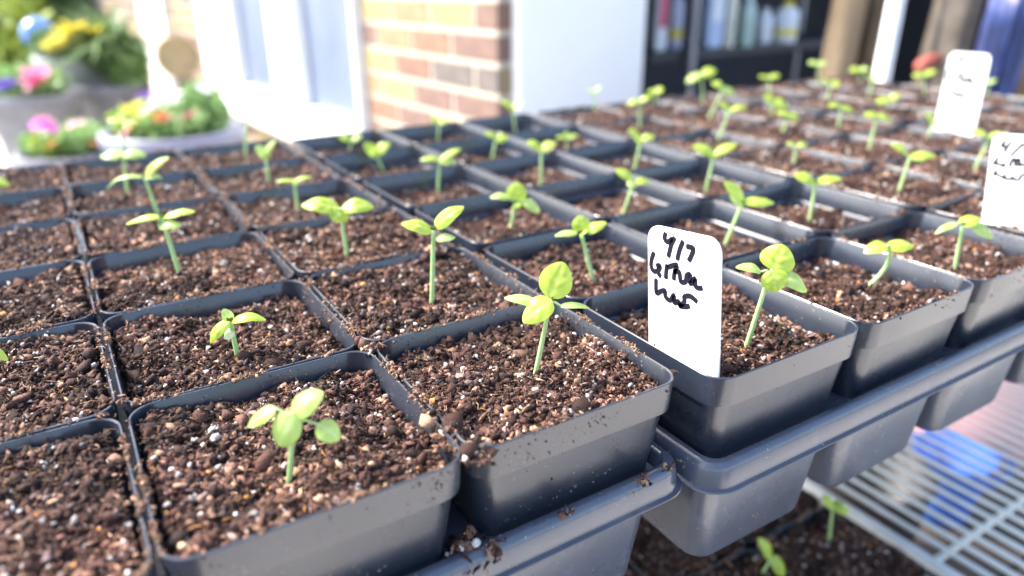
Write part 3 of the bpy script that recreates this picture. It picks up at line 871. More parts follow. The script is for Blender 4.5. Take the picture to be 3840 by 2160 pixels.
def stake(xp, bl, tl, width, strokes, wid, label, ink, rel=None):
    """flat stake standing in the plane x = xp; bl, tl = photo pixels of its left edge at the rim and at the top"""
    A = on_x(*bl, xp); B = on_x(*tl, xp)
    ax = (B - A); H = np.linalg.norm(ax); ax /= H
    wd = np.cross(ax, [1.0, 0, 0]); wd /= np.linalg.norm(wd)
    if wd[1] > 0: wd = -wd                                     # runs towards the front
    o = thing('label_stake', tuple(A), label, 'plant label', 'white plant label stakes')
    ov = Vector(ax); wv = Vector(wd); nv = Vector((-1, 0, 0)); th = .0006
    r = width * .16
    out = []
    h0 = -.016
    out += [(width * .5, h0 - .012), (width * .96, h0 + .002), (width, h0 + .008)]
    for k in range(7): a = math.radians(90 * k / 6); out.append((width - r + r * math.cos(a), H - r + r * math.sin(a)))
    for k in range(7): a = math.radians(90 + 90 * k / 6); out.append((r + r * math.cos(a), H - r + r * math.sin(a)))
    out += [(0, h0 + .008), (width * .04, h0 + .002)]
    n = len(out); b = MB()
    b.loft([[wv * u + ov * v + nv * s for u, v in out] for s in (-th, th * .7)], True, True)
    bb = MB()
    b.build('plate', M['stake'], o)
    for st in strokes:
        pts = []
        for q in st:
            if rel is None: X = on_x(*q, xp) - A; pts.append((float(X @ wd), float(X @ ax)))
            else: pts.append((q[0] * width, q[1] * H))
        line = smooth_line([(p[0], p[1], 0) for p in pts])
        ib = MB(); rings = []
        for i, p in enumerate(line):
            t = (line[min(i + 1, len(line) - 1)] - line[max(i - 1, 0)])
            t = t.normalized() if t.length > 1e-9 else Vector((1, 0, 0))
            s = Vector((-t.y, t.x, 0)) * wid * (0.5 if 0 < i < len(line) - 1 else .36)
            L = p + s; R = p - s
            rings.append([wv * L.x + ov * L.y + nv * (th * .7 + .00022), wv * R.x + ov * R.y + nv * (th * .7 + .00022), wv * R.x + ov * R.y + nv * (th * .7 - .0001), wv * L.x + ov * L.y + nv * (th * .7 - .0001)])
        ib.loft(rings, True, True)
        ib.build('pen_stroke', M[ink], o)
    return o, A, wd, ax, H


xs1 = .165 * S
o1, A1, wd1, ax1, H1 = stake(xs1, (2436, 1290), (2432, 838), .0385, STROKES1, .0021, 'white label stake with black handwriting 4/7 Lettuce leaf, nearest one', 'ink')
REL = [[((float((on_x(*q, xs1) - A1) @ wd1)) / .0385, float((on_x(*q, xs1) - A1) @ ax1) / H1) for q in st] for st in STROKES1]
stake(3.33 * S, (3680, 842), (3725, 500), .0385, STROKES2, .0017, 'white label stake cut off by the right edge, handwriting 4/7 Lettuce leaf', 'ink')
stake(6.33 * S, (3505, 470), (3564, 192), .0385, REL, .0026, 'white label stake with faded writing, farthest back on the right', 'ink_faded', rel=True)

# ------------------------------------------------------------------ wire shelves under the trays
def wire_shelf(x0, x1, y0, y1, z, label, pitch=.0255, along='y', rail=.012, cross=None, wr=.0022, rr_=.0040):
    t = thing('wire_shelf', (x0, y0, z), label, 'shelf', 'white wire shelves')
    Wd, Dp = x1 - x0, y1 - y0
    r = MB(); r.tube([(0, 0, 0), (Wd, 0, 0)], .0036, 8); r.build('front_rail', M['wire'], t, smooth=True)
    r = MB(); r.tube([(0, Dp, 0), (Wd, Dp, 0)], .0036, 8); r.build('back_rail', M['wire'], t, smooth=True)
    for xx in (0, Wd):
        s = 1 if xx == 0 else -1
        r = MB(); r.tube([(xx, 0, 0), (xx, Dp, 0)], rr_, 8); r.build('side_rail', M['wire'], t, smooth=True)
        r = MB(); r.tube([(xx, 0, -.026), (xx, Dp, -.026)], .0036, 8); r.build('lower_side_rail', M['wire'], t, smooth=True)
        z_ = MB(); n = int(Dp / .03)
        z_.tube([(xx, Dp * k / n, -.024 if k % 2 else -.002) for k in range(n + 1)], .0016, 6); z_.build('truss_wire', M['wire'], t, smooth=True)
    n = int(Wd / pitch)
    wm = MB(); wm.tube([(0, -.002, 0), (0, Dp + .002, 0)], wr, 8); wm = wm.mesh('wire', M['wire'], smooth=True)
    for k in range(1, n): link('wire', wm, t, (Wd * k / n, 0, .0062))
    cm = MB(); cm.tube([(0, 0, 0), (Wd, 0, 0)], .0032, 8); cm = cm.mesh('cross_bar', M['wire'], smooth=True)
    for k in range(1, (cross or 4)): link('cross_bar', cm, t, (0, Dp * k / (cross or 4), .0008))
    return t


LZ = -0.335
LT_Z = -.262
wire_shelf(-.30, .86, .055, .50, -.1080, 'white wire shelf carrying the pot trays, hidden beneath them', pitch=.0255)
E_ = on_z(3035, 1790, LZ)
wire_shelf(float(E_[0]) - .012, 1.25, -.14, .46, LZ, 'white wire shelf on the lower level at bottom right', pitch=.0190, cross=3, wr=.0023, rr_=.0056)
wire_shelf(-.25, float(E_[0]) - .035, -.14, .40, LT_Z - .102, 'white wire shelf under the lower pots at bottom centre', pitch=.0255)
ws = thing('wooden_shelf', (.25, -.14, -.66), 'dark brown plank shelf lowest on the right, below the blue jug', 'shelf')
wsm = noisy('dark_stained_plank', (.045, .034, .028), (.085, .064, .052), 9.0, .8, .4)
for k in range(9):
    b = MB(); b.box(0, 1.15, k * .072, k * .072 + .067, -.012, .006, .002); b.build('plank', wsm, ws)
for xx in (.02, 1.09):
    b = MB(); b.box(xx, xx + .04, .01, .63, -.05, -.0125, .002); b.build('bearer', wsm, ws)
for xx in (.02, 1.09):
    for yy in (.012, .59):
        b = MB(); b.box(xx, xx + .04, yy, yy + .04, GZ + .66, -.0505, .002); b.build('leg', wsm, ws)

# lower pots with their tray
LT_Z = -.262
lx1 = float(on_z(3010, 1815, LT_Z)[0]) - .004
lower = tray(lx1 - 3 * S, -.07, LT_Z, 'dark plastic carry tray on the lower shelf at bottom edge', 3, 3)
LW = {0: 'left', 1: 'middle', 2: 'right'}
for c in range(3):
    for r in range(3):
        cx, cy = lx1 - (3 - c - .5) * S, -.07 + (r + .5) * S
        x, y, dz = to_px((cx, cy, LT_Z))
        if not (-200 < y < 2420): continue
        p = thing('seedling_pot', (cx, cy, LT_Z), f'black pot on the lower shelf, {ORD[r]}, {LW[c]} column', 'plant pot', 'pots on the lower shelf')
        link('body', POT['pot_dusty'][0], p); link('rim', POT['pot_dusty'][1], p)
        sm, pm = SOIL_FAR[(c + r) % 4]
        s = link('soil', sm, p, (0, 0, -.0015)); s.rotation_euler = (0, 0, (c + r) * math.pi / 2); tag(s, kind='stuff')
        tag(link('perlite', pm, s), kind='stuff')
        tag(link('loose_soil', LOOSE['much'][(c + r) % 4], p), kind='stuff')
seedling((3108, 2044), (3124, 1895), [(None, (3085, 1868), 50, .5, 1, L_), (None, (3190, 1915), 56, .45, 1, L_)], z_plane=LT_Z - .004, label='green seedling on the lower shelf, beside the white rail')
seedling((2850, 2165), (2893, 2092), [(None, (2850, 2020), 50, .5, 1, L_), (None, (2950, 2160), 60, .5, 1, L_)], z_plane=LT_Z - .004, label='green seedling cut off by the bottom edge on the lower shelf')


# blue jug with a pink ball behind it
def mat_c(name, c, rough=.5): return plain(name, c, rough)


P = on_z(3545, 1822, -.60)
jug = thing('plastic_jug', (P[0], P[1], -.652), 'bright blue plastic jug with handle seen through the wire shelf', 'jug')
b = MB(); b.lathe([(.034, 0), (.038, .004), (.045, .05), (.058, .115), (.060, .117), (.057, .116), (.036, .008), (.0, .006)], 28); b.build('body', mat_c('blue_plastic', (.02, .12, .52), .8), jug, smooth=True)
b = MB(); d = np.array([ROT[0, 0], ROT[1, 0]]); d /= np.linalg.norm(d)
b.tube([(d[0] * q, d[1] * q, z) for q, z in ((.055, .105), (.078, .108), (.096, .096), (.092, .074), (.072, .056), (.046, .048))], .0065, 10); b.build('handle', bpy.data.materials['blue_plastic'], jug, smooth=True)
P = on_z(3650, 1575, -.555)
bag = thing('pink_ball', (P[0], P[1], -.652), 'pale pink rubber ball on the lowest wire shelf behind the jug', 'ball')
b = MB(); b.lathe([(.001, 0)] + [(.096 * math.sin(a), .096 - .096 * math.cos(a)) for a in np.linspace(.1, 3.04, 16)], 28, cap1=True); b.build('skin', mat_c('pink_rubber', (.42, .20, .22), .7), bag, smooth=True)
b = MB(); b.tube([(.096 * math.cos(a), 0, .096 + .096 * math.sin(a)) for a in np.linspace(0, 2 * math.pi, 33)], .0022, 6); b.build('seam', mat_c('dark_pink_rubber', (.40, .10, .14), .5), bag, smooth=True)
P = at_dist(3290, 1760, .98)
bk = thing('black_bucket', (P[0], P[1], -.652), 'black bucket on the lowest shelf left of the blue jug', 'bucket')
b = MB(); b.lathe([(.055, 0), (.058, .004), (.072, .15), (.076, .152), (.076, .16), (.070, .158), (.056, .01), (.0, .008)], 28); b.build('body', M['shelf_dark'], bk, smooth=True)
b = MB(); b.tube([(.074 * math.cos(a), .074 * math.sin(a) * .4, .155 + .035 * math.sin(a)) for a in np.linspace(0, math.pi, 13)], .002, 6); b.build('handle', M['steel'], bk, smooth=True)

# ------------------------------------------------------------------ the house
HA = math.radians(3.0)
HC = at_dist(1870, 240, 1.84)
house = thing('brick_house', (HC[0], HC[1], 0), 'brick house wall with white window and white corner board behind the trays', 'house', rotz=HA)
ca, sa = math.cos(HA), math.sin(HA)


def to_house(P):
    x, y = P[0] - HC[0], P[1] - HC[1]
    return ca * x + sa * y, -sa * x + ca * y, P[2]


def wall_px(x, y):
    """pixel -> (distance along the long wall, height)"""
    d = ray(x, y); n = np.array([ca, sa, 0])
    t = ((np.array([HC[0], HC[1], 0]) - CAM) @ n) / (d @ n)
    X = to_house(CAM + d * t)
    return X[1], X[2]


def front_px(x, y, off=0.0):
    """pixel -> (distance along the short front face, height)"""
    d = ray(x, y); n = np.array([-sa, ca, 0])
    t = ((np.array([HC[0], HC[1], 0]) - CAM) @ n + off) / (d @ n)
    X = to_house(CAM + d * t)
    return X[0], X[2]


W0 = wall_px(1372, 300)[0]; W1 = wall_px(786, 200)[0]
WZ = -.44
DR0, DR1 = wall_px(648, 200)[0], wall_px(560, 200)[0]
mb = MB()
mb.box(.0006, .25, .0006, W0, GZ, 1.7); mb.box(.0006, .25, W0, W1, GZ, WZ); mb.box(.0006, .25, W1, DR0, GZ, 1.7)
mb.box(.0006, .25, DR1, 8.5, GZ, 1.7); mb.box(.0006, .25, W0, W1, 1.3, 1.7); mb.box(.0006, .25, DR0, DR1, 1.2, 1.7)
mb.build('wall', M['mortar'], house)
BM = {}


def brick_mesh(L, k):
    key = (round(L, 3), k)
    if key not in BM:
        b = MB(); b.box(-.002, .06, 0, L, 0, .061, .002)
        BM[key] = b.mesh('brick', M['brick_' + k], auto=20)
    return BM[key]


KEYS = ['mauve', 'red', 'tan', 'buff', 'grey', 'orange']
brs = random.Random(4)
nb = 0
for k in range(26):
    z = GZ + .005 + k * .075
    if z > .30: break
    odd = k % 2
    y = 0.0
    segs = []
    L = .1025 if odd else .215
    while y < 6.6:
        segs.append((y, min(L, 6.6 - y))); y += L + .014; L = .211
    for (y0, L) in segs:
        y1 = y0 + L
        spans = [(0, W0 - .004, -9), (W0 - .004, W1, None), (W1 + .004, DR0 - .004, -9), (DR1 + .004, 6.6, -9)]
        for a, b_, lim in spans:
            u0, u1 = max(y0, a), min(y1, b_)
            if u1 - u0 < .03: continue
            if lim is None and z + .066 > WZ: continue
            # only bricks the view from here or near here could show
            if b_ <= W0 and z < -.50: continue
            if lim is None and z < -.80: continue
            if a >= W1 and z < -.62: continue
            key = brs.choices(KEYS, [4, 2, 4, 3, 1, 1.0])[0]
            Lq = u1 - u0
            o = link('brick', brick_mesh(Lq, key), house, (0, u0, z)); nb += 1
    # returns on the short face at the corner
    if z > -.50:
        b = MB(); b.box(.004 if odd else .060, .098, -.002, .055, 0, .061, .002)
        me = b.mesh('brick', M['brick_' + brs.choice(['mauve', 'red', 'buff'])], auto=20)
        link('brick', me, house, (0, 0.0, z))
print('bricks', nb)
# window: frame members, panes, sill
p2a, p2b = W0 + .014, wall_px(1165, 430)[0]
p1a, p1b = wall_px(1062, 350)[0], wall_px(925, 320)[0]
PZ = -.31
for a, b_, z0, z1 in ((W0, p2a, WZ, 1.3), (p2b, p1a, PZ, 1.3), (p1b, W1, PZ, 1.3), (p2a, W1, WZ + .001, PZ), (p2a, W1, 1.2, 1.3)):
    if b_ - a < .01: continue
    b = MB(); b.box(-.035, .06, a, b_, z0, z1, .004); b.build('window_frame', M['white_paint'], house)
for a, b_ in ((p2a, p2b), (p1a, p1b)):
    b = MB(); b.box(.012, .020, a, b_, PZ, 1.2); b.build('window_pane', M['pane'], house)
    b = MB(); n = 46
    for sidex in (0,):
        vs = [(.035 + .010 * math.sin(q * 1.9), a + (b_ - a) * q / n, z) for z in (PZ, 1.2) for q in range(n + 1)]
        b.add(vs, [(q, q + 1, n + 2 + q, n + 1 + q) for q in range(n)])
b = MB(); b.box(-.075, -.0355, W0 + .01, W1 - .01, WZ - .012, WZ + .02, .004); b.build('window_sill', M['white_paint'], house)
# white door farther along
b = MB(); b.box(-.02, .05, DR0, DR1, GZ, 1.2, .004); b.build('door', M['white_paint'], house)
# white corner board on the front face, with its shaded return
fx0, fx1 = front_px(1946, 200, -.03)[0], front_px(2415, 200, -.03)[0]
b = MB(); b.box(fx0, fx1, -.03, .12, GZ, 1.7, .004); b.build('corner_board', M['white_paint'], house)
# dark store room behind the opening
b = MB()
b.box(fx1 + .004, fx1 + 4.6, 2.2, 2.3, GZ, 1.6); b.box(fx1 + 4.6, fx1 + 4.7, .2, 2.3, GZ, 1.6); b.box(fx0 + .26, fx1 - .004, .121, 2.3, GZ, 1.6)
b.build('store_room_wall', M['dark_wall'], house)
b = MB(); b.box(.255, fx1 + 4.7, -.05, 2.3, 1.705, 1.80); b.build('store_room_ceiling', M['dark_wall'], house)


# ------------------------------------------------------------------ shelf unit with bottles
def at_house_y(x, y, hy):
    """pixel -> point on the plane a given distance behind the front face"""
    d = ray(x, y); n = np.array([-sa, ca, 0])
    t = ((np.array([HC[0], HC[1], 0]) - CAM) @ n + hy) / (d @ n)
    return CAM + d * t


SY = .32
shA = at_house_y(2440, 190, SY); shB = at_house_y(3030, 150, SY)
shz = float(at_house_y(2790, 170, SY)[2])
U = (shB - shA)[:2]; ulen = np.linalg.norm(U) + .5
unit = thing('shelving_unit', (shA[0], shA[1], GZ), 'dark shelving unit with grey steel posts holding bottles', 'shelving', rotz=HA)
for zz in (shz - GZ, shz - .27 - GZ, shz - .62 - GZ, shz + .38 - GZ):
    b = MB(); b.box(-.02, ulen, -.02, .36, zz - .032, zz - .001, .003); b.build('shelf_board', M['shelf_dark'], unit)
postx = to_house(at_house_y(2588, 150, SY - .03))[0] - to_house(shA)[0]
for xx in (postx, ulen - .03):
    for yy in (-.052, .36):
        b = MB(); b.box(xx - .013, xx + .013, yy, yy + .026, 0, 1.9, .003); b.build('post', M['steel'], unit)


def bottle(px0, px1, pyb, ht, prof, mats, label, dy=0.0, zb=None):
    P = at_house_y((px0 + px1) / 2, pyb, SY + dy)
    z = shz if zb is None else zb
    r = (px1 - px0) / 2 * to_px(P)[2] / F_PX
    kd = 'carton' if prof == 'box' else 'bottle'
    o = thing(kd, (P[0], P[1], z), label, kd, kd + 's on the dark shelf')
    if prof == 'box':
        b = MB(); b.box(-r, r, -r * .5, r * .5, 0, ht, .006); b.build('box_body', mats[0], o)
        b = MB(); b.box(-r * .7, r * .7, -r * .5 - .002, -r * .5 - .0005, ht * .3, ht * .75); b.build('printed_panel', mats[1], o)
    else:
        b = MB(); b.lathe([(r * .92, 0), (r, .006), (r, ht * .72), (r * .85, ht * .80), (r * .42, ht * .86), (r * .40, ht * .88)], 24, cap1=True); b.build('body', mats[0], o, auto=40)
        b = MB(); b.lathe([(r * .46, ht * .86), (r * .46, ht)], 20, cap0=False, cap1=True); b.build('cap', mats[1], o, auto=40)
        if len(mats) > 2:
            b = MB(); b.lathe([(r * 1.006, ht * .18), (r * 1.006, ht * .34)], 24, cap0=False); b.build('label_band', mats[2], o, smooth=True)
    return o


whitep = mat_c('bottle_white', (.68, .70, .74), .4); yel = mat_c('bottle_yellow', (.72, .60, .08), .4); grn = mat_c('bottle_pale_green', (.42, .56, .50), .35)
redp = mat_c('red_print', (.55, .05, .12), .4); bluep = mat_c('pale_blue_print', (.42, .52, .72), .45); orp = mat_c('orange_print', (.75, .36, .06), .4)
bottle(2628, 2705, 168, .30, 'box', (bluep, whitep), 'pale blue and white carton beside the grey post')
bottle(2706, 2750, 172, .24, 'b', (mat_c('bottle_cream', (.72, .70, .58), .4), whitep), 'cream bottle beside the pale blue carton', -.01)
bottle(2766, 2820, 176, .175, 'b', (grn, whitep), 'pale green bottle in the middle of the shelf', -.02)
bottle(2830, 2890, 150, .125, 'b', (whitep, whitep), 'plain white bottle left of the yellow capped one', .03)
bottle(2896, 2980, 164, .150, 'b', (whitep, yel, yel), 'white bottle with yellow cap and yellow band', 0)
bottle(2445, 2500, 150, .26, 'box', (whitep, redp), 'white carton with red panel left of the grey post', .02)
bottle(2505, 2556, 128, .20, 'b', (mat_c('bottle_lilac', (.52, .52, .66), .4), orp, yel), 'lilac bottle with yellow band left of the grey post', .06)
P = at_house_y(2830, 300, .22)
crate = thing('storage_crate', (P[0], P[1], shz - .27), 'grey lidded storage box on the shelf below the bottles', 'box', rotz=HA)
b = MB(); b.box(-.10, .10, -.08, .10, .002, .075, .006); b.build('body', mat_c('grey_plastic', (.22, .24, .28), .4), crate)
b = MB(); b.box(-.105, .105, -.085, .105, .0755, .09, .004); b.build('lid', mat_c('grey_lid', (.30, .32, .36), .4), crate)
P = at_house_y(2520, 330, .26)
tub = thing('storage_tub', (P[0], P[1], shz - .27), 'dark blue plastic tub under the lilac bottle', 'tub', rotz=HA)
b = MB(); b.lathe([(.045, .002), (.05, .01), (.06, .10), (.064, .102), (.06, .1), (.045, .012), (0, .01)], 24); b.build('body', mat_c('navy_plastic', (.03, .03, .17), .4), tub, smooth=True)
b = MB(); b.lathe([(.064, .103), (.066, .103), (.066, .110), (.064, .110)], 24, cap0=False); b.build('rim', mat_c('navy_plastic_rim', (.04, .04, .2), .4), tub, smooth=True)


# ------------------------------------------------------------------ sacks, post, patterned cloth at the right
def sack(name, x0, x1, yb, dist, zb, ht, mat, label, cat, depth=.16, lean=0.0, seed=0, folds=6):
    """soft upright bag with pleats; zb = height it stands at"""
    A = at_dist(x0, yb, dist); B = at_dist(x1, yb, dist)
    w = np.linalg.norm((B - A)[:2]) / 2
    mid = (A + B) / 2; ang = math.atan2(B[1] - A[1], B[0] - A[0])
    g = random.Random(seed)
    o = thing(name, (mid[0], mid[1], zb), label, cat, rotz=ang)
    ph = [g.uniform(0, 6.28) for _ in range(8)]
    rings = []
    n = 56; m_ = 18
    for k in range(m_ + 1):
        t = k / m_; z = ht * t
        ww = w * (1.0 + .05 * math.sin(t * 5 + ph[0])) * (0.94 + .06 * math.sin(math.pi * min(1, t * 1.2)))
        dd = depth / 2 * (1 - .65 * max(0, t - .55) / .45)
        ring = []
        for q in range(n):
            a = 2 * math.pi * q / n
            ex = math.copysign(abs(math.cos(a)) ** .55, math.cos(a)); ey = math.copysign(abs(math.sin(a)) ** .55, math.sin(a))
            f = 1 + .05 * math.sin(a * folds + ph[1] + t * 2) * (0.4 + t) + .03 * math.sin(a * 11 + ph[2] + t * 7) + .03 * math.sin(t * 14 + ph[3] + a * 2)
            ring.append((ww * ex * (1 + .02 * math.sin(t * 9 + a)) + lean * z, dd * ey * f, z))
        rings.append(ring)
    b = MB(); b.loft(rings, True, True); b.build('bag_body', mat, o, smooth=True)
    b = MB(); zt = ht
    b.box(-w * .92 + lean * zt, w * .92 + lean * zt, -depth * .16, depth * .16, zt - .002, zt + .035, .004); b.build('folded_top', mat, o)
    return o


burlap = noisy('brown_kraft_paper', (.19, .135, .08), (.27, .20, .12), 9.0, .85, .6, 60)
burl2 = noisy('grey_brown_sacking', (.10, .08, .06), (.25, .21, .165), 14.0, .9, .8, 80)
BZ = -.40
bench = thing('potting_bench', tuple(at_dist(3350, 300, 1.95)[:2]) + (GZ,), 'low wooden bench behind the far pots carrying the sacks', 'bench', rotz=math.radians(-48))
wood = noisy('weathered_wood', (.16, .10, .06), (.28, .19, .12), 12.0, .8, .4)
for k in range(5):
    b = MB(); b.box(-1.0, 1.3, -.26 + k * .115, -.26 + k * .115 + .107, BZ - GZ - .034, BZ - GZ - .002, .004); b.build('plank', wood, bench)
for xx in (-.95, 1.25):
    for yy in (-.22, .25):
        b = MB(); b.box(xx - .035, xx + .035, yy - .035, yy + .035, 0, BZ - GZ - .0345, .004); b.build('leg', wood, bench)
sack('paper_sack', 3045, 3185, 300, 1.92, BZ, .62, burlap, 'tan brown paper sack standing behind the far pots', 'sack', .18, .03, 3)
sack('paper_sack', 3190, 3300, 300, 2.02, BZ, .58, noisy('brown_paper_darker', (.15, .11, .065), (.22, .165, .10), 9, .85, .6, 60), 'darker brown paper sack beside the white post', 'sack', .14, .02, 5)
sack('woven_sack', 3405, 3600, 300, 1.95, BZ, .60, burl2, 'grey brown woven sack right of the white post', 'sack', .2, .03, 8, 9)
P = at_dist(3300, 320, 1.70)
post = thing('white_post', (P[0], P[1], GZ), 'leaning white timber post between the brown sacks', 'post')
Pt = at_dist(3362, 0, 1.76); dv = Pt - P
zt = 1.0
b = MB()
top = (dv[0] / dv[2] * (zt - P[2]), dv[1] / dv[2] * (zt - P[2]))
bot = (dv[0] / dv[2] * (GZ - P[2]), dv[1] / dv[2] * (GZ - P[2]))
b.loft([[(bot[0] + x, bot[1] + y, 0) for x, y, _ in ring_rect(-.014, .014, -.012, .012, 0, .003)], [(top[0] + x, top[1] + y, zt - GZ) for x, y, _ in ring_rect(-.014, .014, -.012, .012, 0, .003)]], True, True)
b.build('shaft', M['white_paint'], post, auto=30)
b = MB(); b.box(bot[0] - .05, bot[0] + .05, bot[1] - .05, bot[1] + .05, 0, .03, .004); b.build('foot_plate', M['white_paint'], post)


def cloth_mat():
    mt, nt, b = new_mat('blue_patterned_cloth')
    co = coords(nt)
    v = nd(nt, 'ShaderNodeTexVoronoi', Scale=16.0); nt.links.new(co, v.inputs['Vector'])
    n = nd(nt, 'ShaderNodeTexNoise', Scale=9.0, Detail=2); nt.links.new(co, n.inputs['Vector'])
    mx = nd(nt, 'ShaderNodeMath', operation='MULTIPLY'); nt.links.new(v.outputs['Distance'], mx.inputs[0]); nt.links.new(n.outputs['Fac'], mx.inputs[1])
    r = ramp(nt, mx.outputs[0], [(.06, (.52, .45, .55)), (.13, (.16, .18, .36)), (.25, (.035, .06, .20)), (.4, (.02, .03, .10))])
    nt.links.new(r.outputs[0], b.inputs['Base Color']); b.inputs['Roughness'].default_value = .6
    return mt


clothm = cloth_mat()
sack('cloth_bag', 3580, 3690, 330, 1.80, BZ, .62, clothm, 'blue patterned cloth bag behind the farthest label stake', 'bag', .12, .05, 11, 5)
sack('cloth_bag', 3700, 3800, 330, 1.84, BZ, .62, clothm, 'blue and pink patterned cloth bag at the right edge', 'bag', .12, .02, 12, 5)
sack('paper_sack', 3815, 3990, 330, 2.0, BZ, .60, burlap, 'brown sack cut off by the right edge', 'sack', .16, 0.0, 15)
P = at_dist(3480, 232, 1.83)
tr = thing('hand_trowel', (P[0], P[1], P[2]), 'orange red trowel handle in front of the woven sack', 'trowel')
d = (at_dist(3545, 200, 1.93) - at_dist(3435, 250, 1.80)); d /= np.linalg.norm(d)
dv = Vector(d) * .8
b = MB(); b.tube([dv * -.055, dv * -.05, dv * -.02, dv * .03, dv * .055, dv * .06], [.004, .011, .014, .013, .010, .004], 14); b.build('handle', mat_c('orange_red_plastic', (.60, .16, .11), .5), tr, smooth=True)
b = MB(); b.tube([dv * .058, dv * .10, dv * .13 - Vector((0, 0, .02))], .005, 8); b.build('shank', M['steel'], tr, smooth=True)
b = MB(); q0 = dv * .13 - Vector((0, 0, .02)); sd = dv.cross(Vector((0, 0, 1))).normalized()
b.add([q0 - sd * .006, q0 + sd * .006, q0 + dv * .05 + sd * .035 + Vector((0, 0, .006)), q0 + dv * .05 - sd * .035 + Vector((0, 0, .006)), q0 + dv * .05 - Vector((0, 0, .008)), q0 + dv * .16 - Vector((0, 0, .01))],
      [(0, 4, 3), (0, 1, 4), (1, 2, 4), (4, 2, 5), (3, 4, 5)]); b.build('blade', M['steel'], tr)

# ------------------------------------------------------------------ garden on the left
grass_m = leaf_mat('grass_blade', (.16, .30, .06), (.26, .42, .10), .3, .5, 4)
lawn = MB(); lawn.add([(-14, 7.0, GZ + .004), (HC[0] - .6, 7.0, GZ + .004), (HC[0] - .6, 40, GZ + .004), (-14, 40, GZ + .004)], [(0, 1, 2, 3)])
tag(lawn.build('lawn', M['grass_soil']), kind='structure')
g = np.random.default_rng(5)
n = 26000
gx = g.uniform(-3.2, HC[0] - .65, n); gy = 7 + g.random(n) ** 1.6 * 9
hh = g.uniform(.04, .11, n); aa = g.random(n) * 6.28; ww = .006 + .002 * (gy - 7)
V = np.zeros((n, 3, 3)); V[:, 0] = np.column_stack([gx - np.cos(aa) * ww, gy - np.sin(aa) * ww, np.full(n, GZ + .003)]); V[:, 1] = np.column_stack([gx + np.cos(aa) * ww, gy + np.sin(aa) * ww, np.full(n, GZ + .003)])
V[:, 2] = np.column_stack([gx + g.normal(size=n) * .03, gy + g.normal(size=n) * .03, GZ + hh])
o = link('grass', mesh_np('grass', V.reshape(-1, 3), np.arange(n * 3).reshape(-1, 3), grass_m)); tag(o, 'short green lawn grass beyond the patio', 'grass', kind='stuff')


def foliage_mesh(name, center, radii, n, size, mat, seed, droop=0.0, spike=False):
    g = np.random.default_rng(seed)
    d = g.normal(size=(n, 3)); d /= np.linalg.norm(d, axis=1)[:, None]
    rr_ = g.random(n) ** .45
    c = np.asarray(center) + d * rr_[:, None] * np.asarray(radii)
    if spike:
        L = np.asarray(size) * g.uniform(.7, 1.3, n); out = d.copy(); out[:, 2] = np.abs(out[:, 2]) + .5; out /= np.linalg.norm(out, axis=1)[:, None]
        base = np.asarray(center) + d * .1 * np.asarray(radii); tip = base + out * L[:, None]; midp = (base + tip) / 2 + np.array([0, 0, 1]) * L[:, None] * .12
        sd = np.cross(out, [0, 0, 1.0]); sd /= np.maximum(np.linalg.norm(sd, axis=1)[:, None], 1e-6); wv = sd * .012
        V = np.stack([base - wv * .6, base + wv * .6, midp + wv, midp - wv, tip - np.array([0, 0, 1]) * L[:, None] * droop], 1)
        F = np.array([(0, 1, 2), (0, 2, 3), (3, 2, 4)])
    else:
        R_ = rand_rot(n, g, None); s = size * g.uniform(.6, 1.3, n)
        q = np.array([(-.9, 0, 0), (-.2, .42, .05), (.35, .36, .05), (1, 0, 0), (.35, -.36, .05), (-.2, -.42, .05)])
        V = np.einsum('nij,kj->nki', R_, q) * s[:, None, None] + c[:, None, :]
        F = np.array([(0, 1, 2), (0, 2, 3), (0, 3, 4), (0, 4, 5)])
    k = V.shape[1]
    FF = F[None] + (np.arange(n) * k)[:, None, None]
    return mesh_np(name, V.reshape(-1, 3), FF.reshape(-1, 3), mat)


def blossom_mesh(r, mat, seed):
    b = MB(); g = random.Random(seed)
    for k in range(7):
        a = 2 * math.pi * k / 7 + g.uniform(-.1, .1)
        c, s = math.cos(a), math.sin(a); tt = Vector((c, s, .25)); sd = Vector((-s, c, 0))
        pts = [Vector((0, 0, 0)), tt * r * .5 + sd * r * .32, tt * r + sd * r * .22, tt * r * 1.08, tt * r - sd * r * .22, tt * r * .5 - sd * r * .32]
        b.add(pts, [(0, 1, 2), (0, 2, 3), (0, 3, 4), (0, 4, 5)])
    b.lathe([(r * .28, .0), (r * .3, r * .2), (r * .18, r * .32)], 10, cap1=True)
    return b.mesh('blossom', mat)


G1 = leaf_mat('garden_foliage', (.19, .34, .11), (.32, .48, .19), .3, .5, 6)
G2 = leaf_mat('dark_garden_foliage', (.09, .17, .06), (.19, .29, .12), .25, .5, 6)
G3 = leaf_mat('yellow_green_foliage', (.30, .42, .06), (.42, .52, .12), .3, .5, 6)
FL = {k: leaf_mat('petal_' + k, c, tuple(min(1, v * 1.25) for v in c), .3, .6, 20) for k, c in dict(yellow=(.78, .68, .10), pink=(.68, .26, .44), red=(.58, .08, .18), white=(.8, .8, .82), purple=(.10, .05, .38), magenta=(.72, .20, .62), orange=(.75, .28, .10)).items()}
stone = noisy('grey_stone_pot', (.15, .155, .18), (.25, .255, .28), 10, .8, .3, 60)
bluegrey = noisy('blue_grey_glazed_pot', (.19, .205, .29), (.25, .27, .36), 6, .45)
palestone = noisy('pale_stone_urn', (.26, .29, .29), (.42, .45, .45), 8, .8, .3, 60)
terr = noisy('terracotta', (.36, .17, .10), (.45, .23, .14), 10, .85)


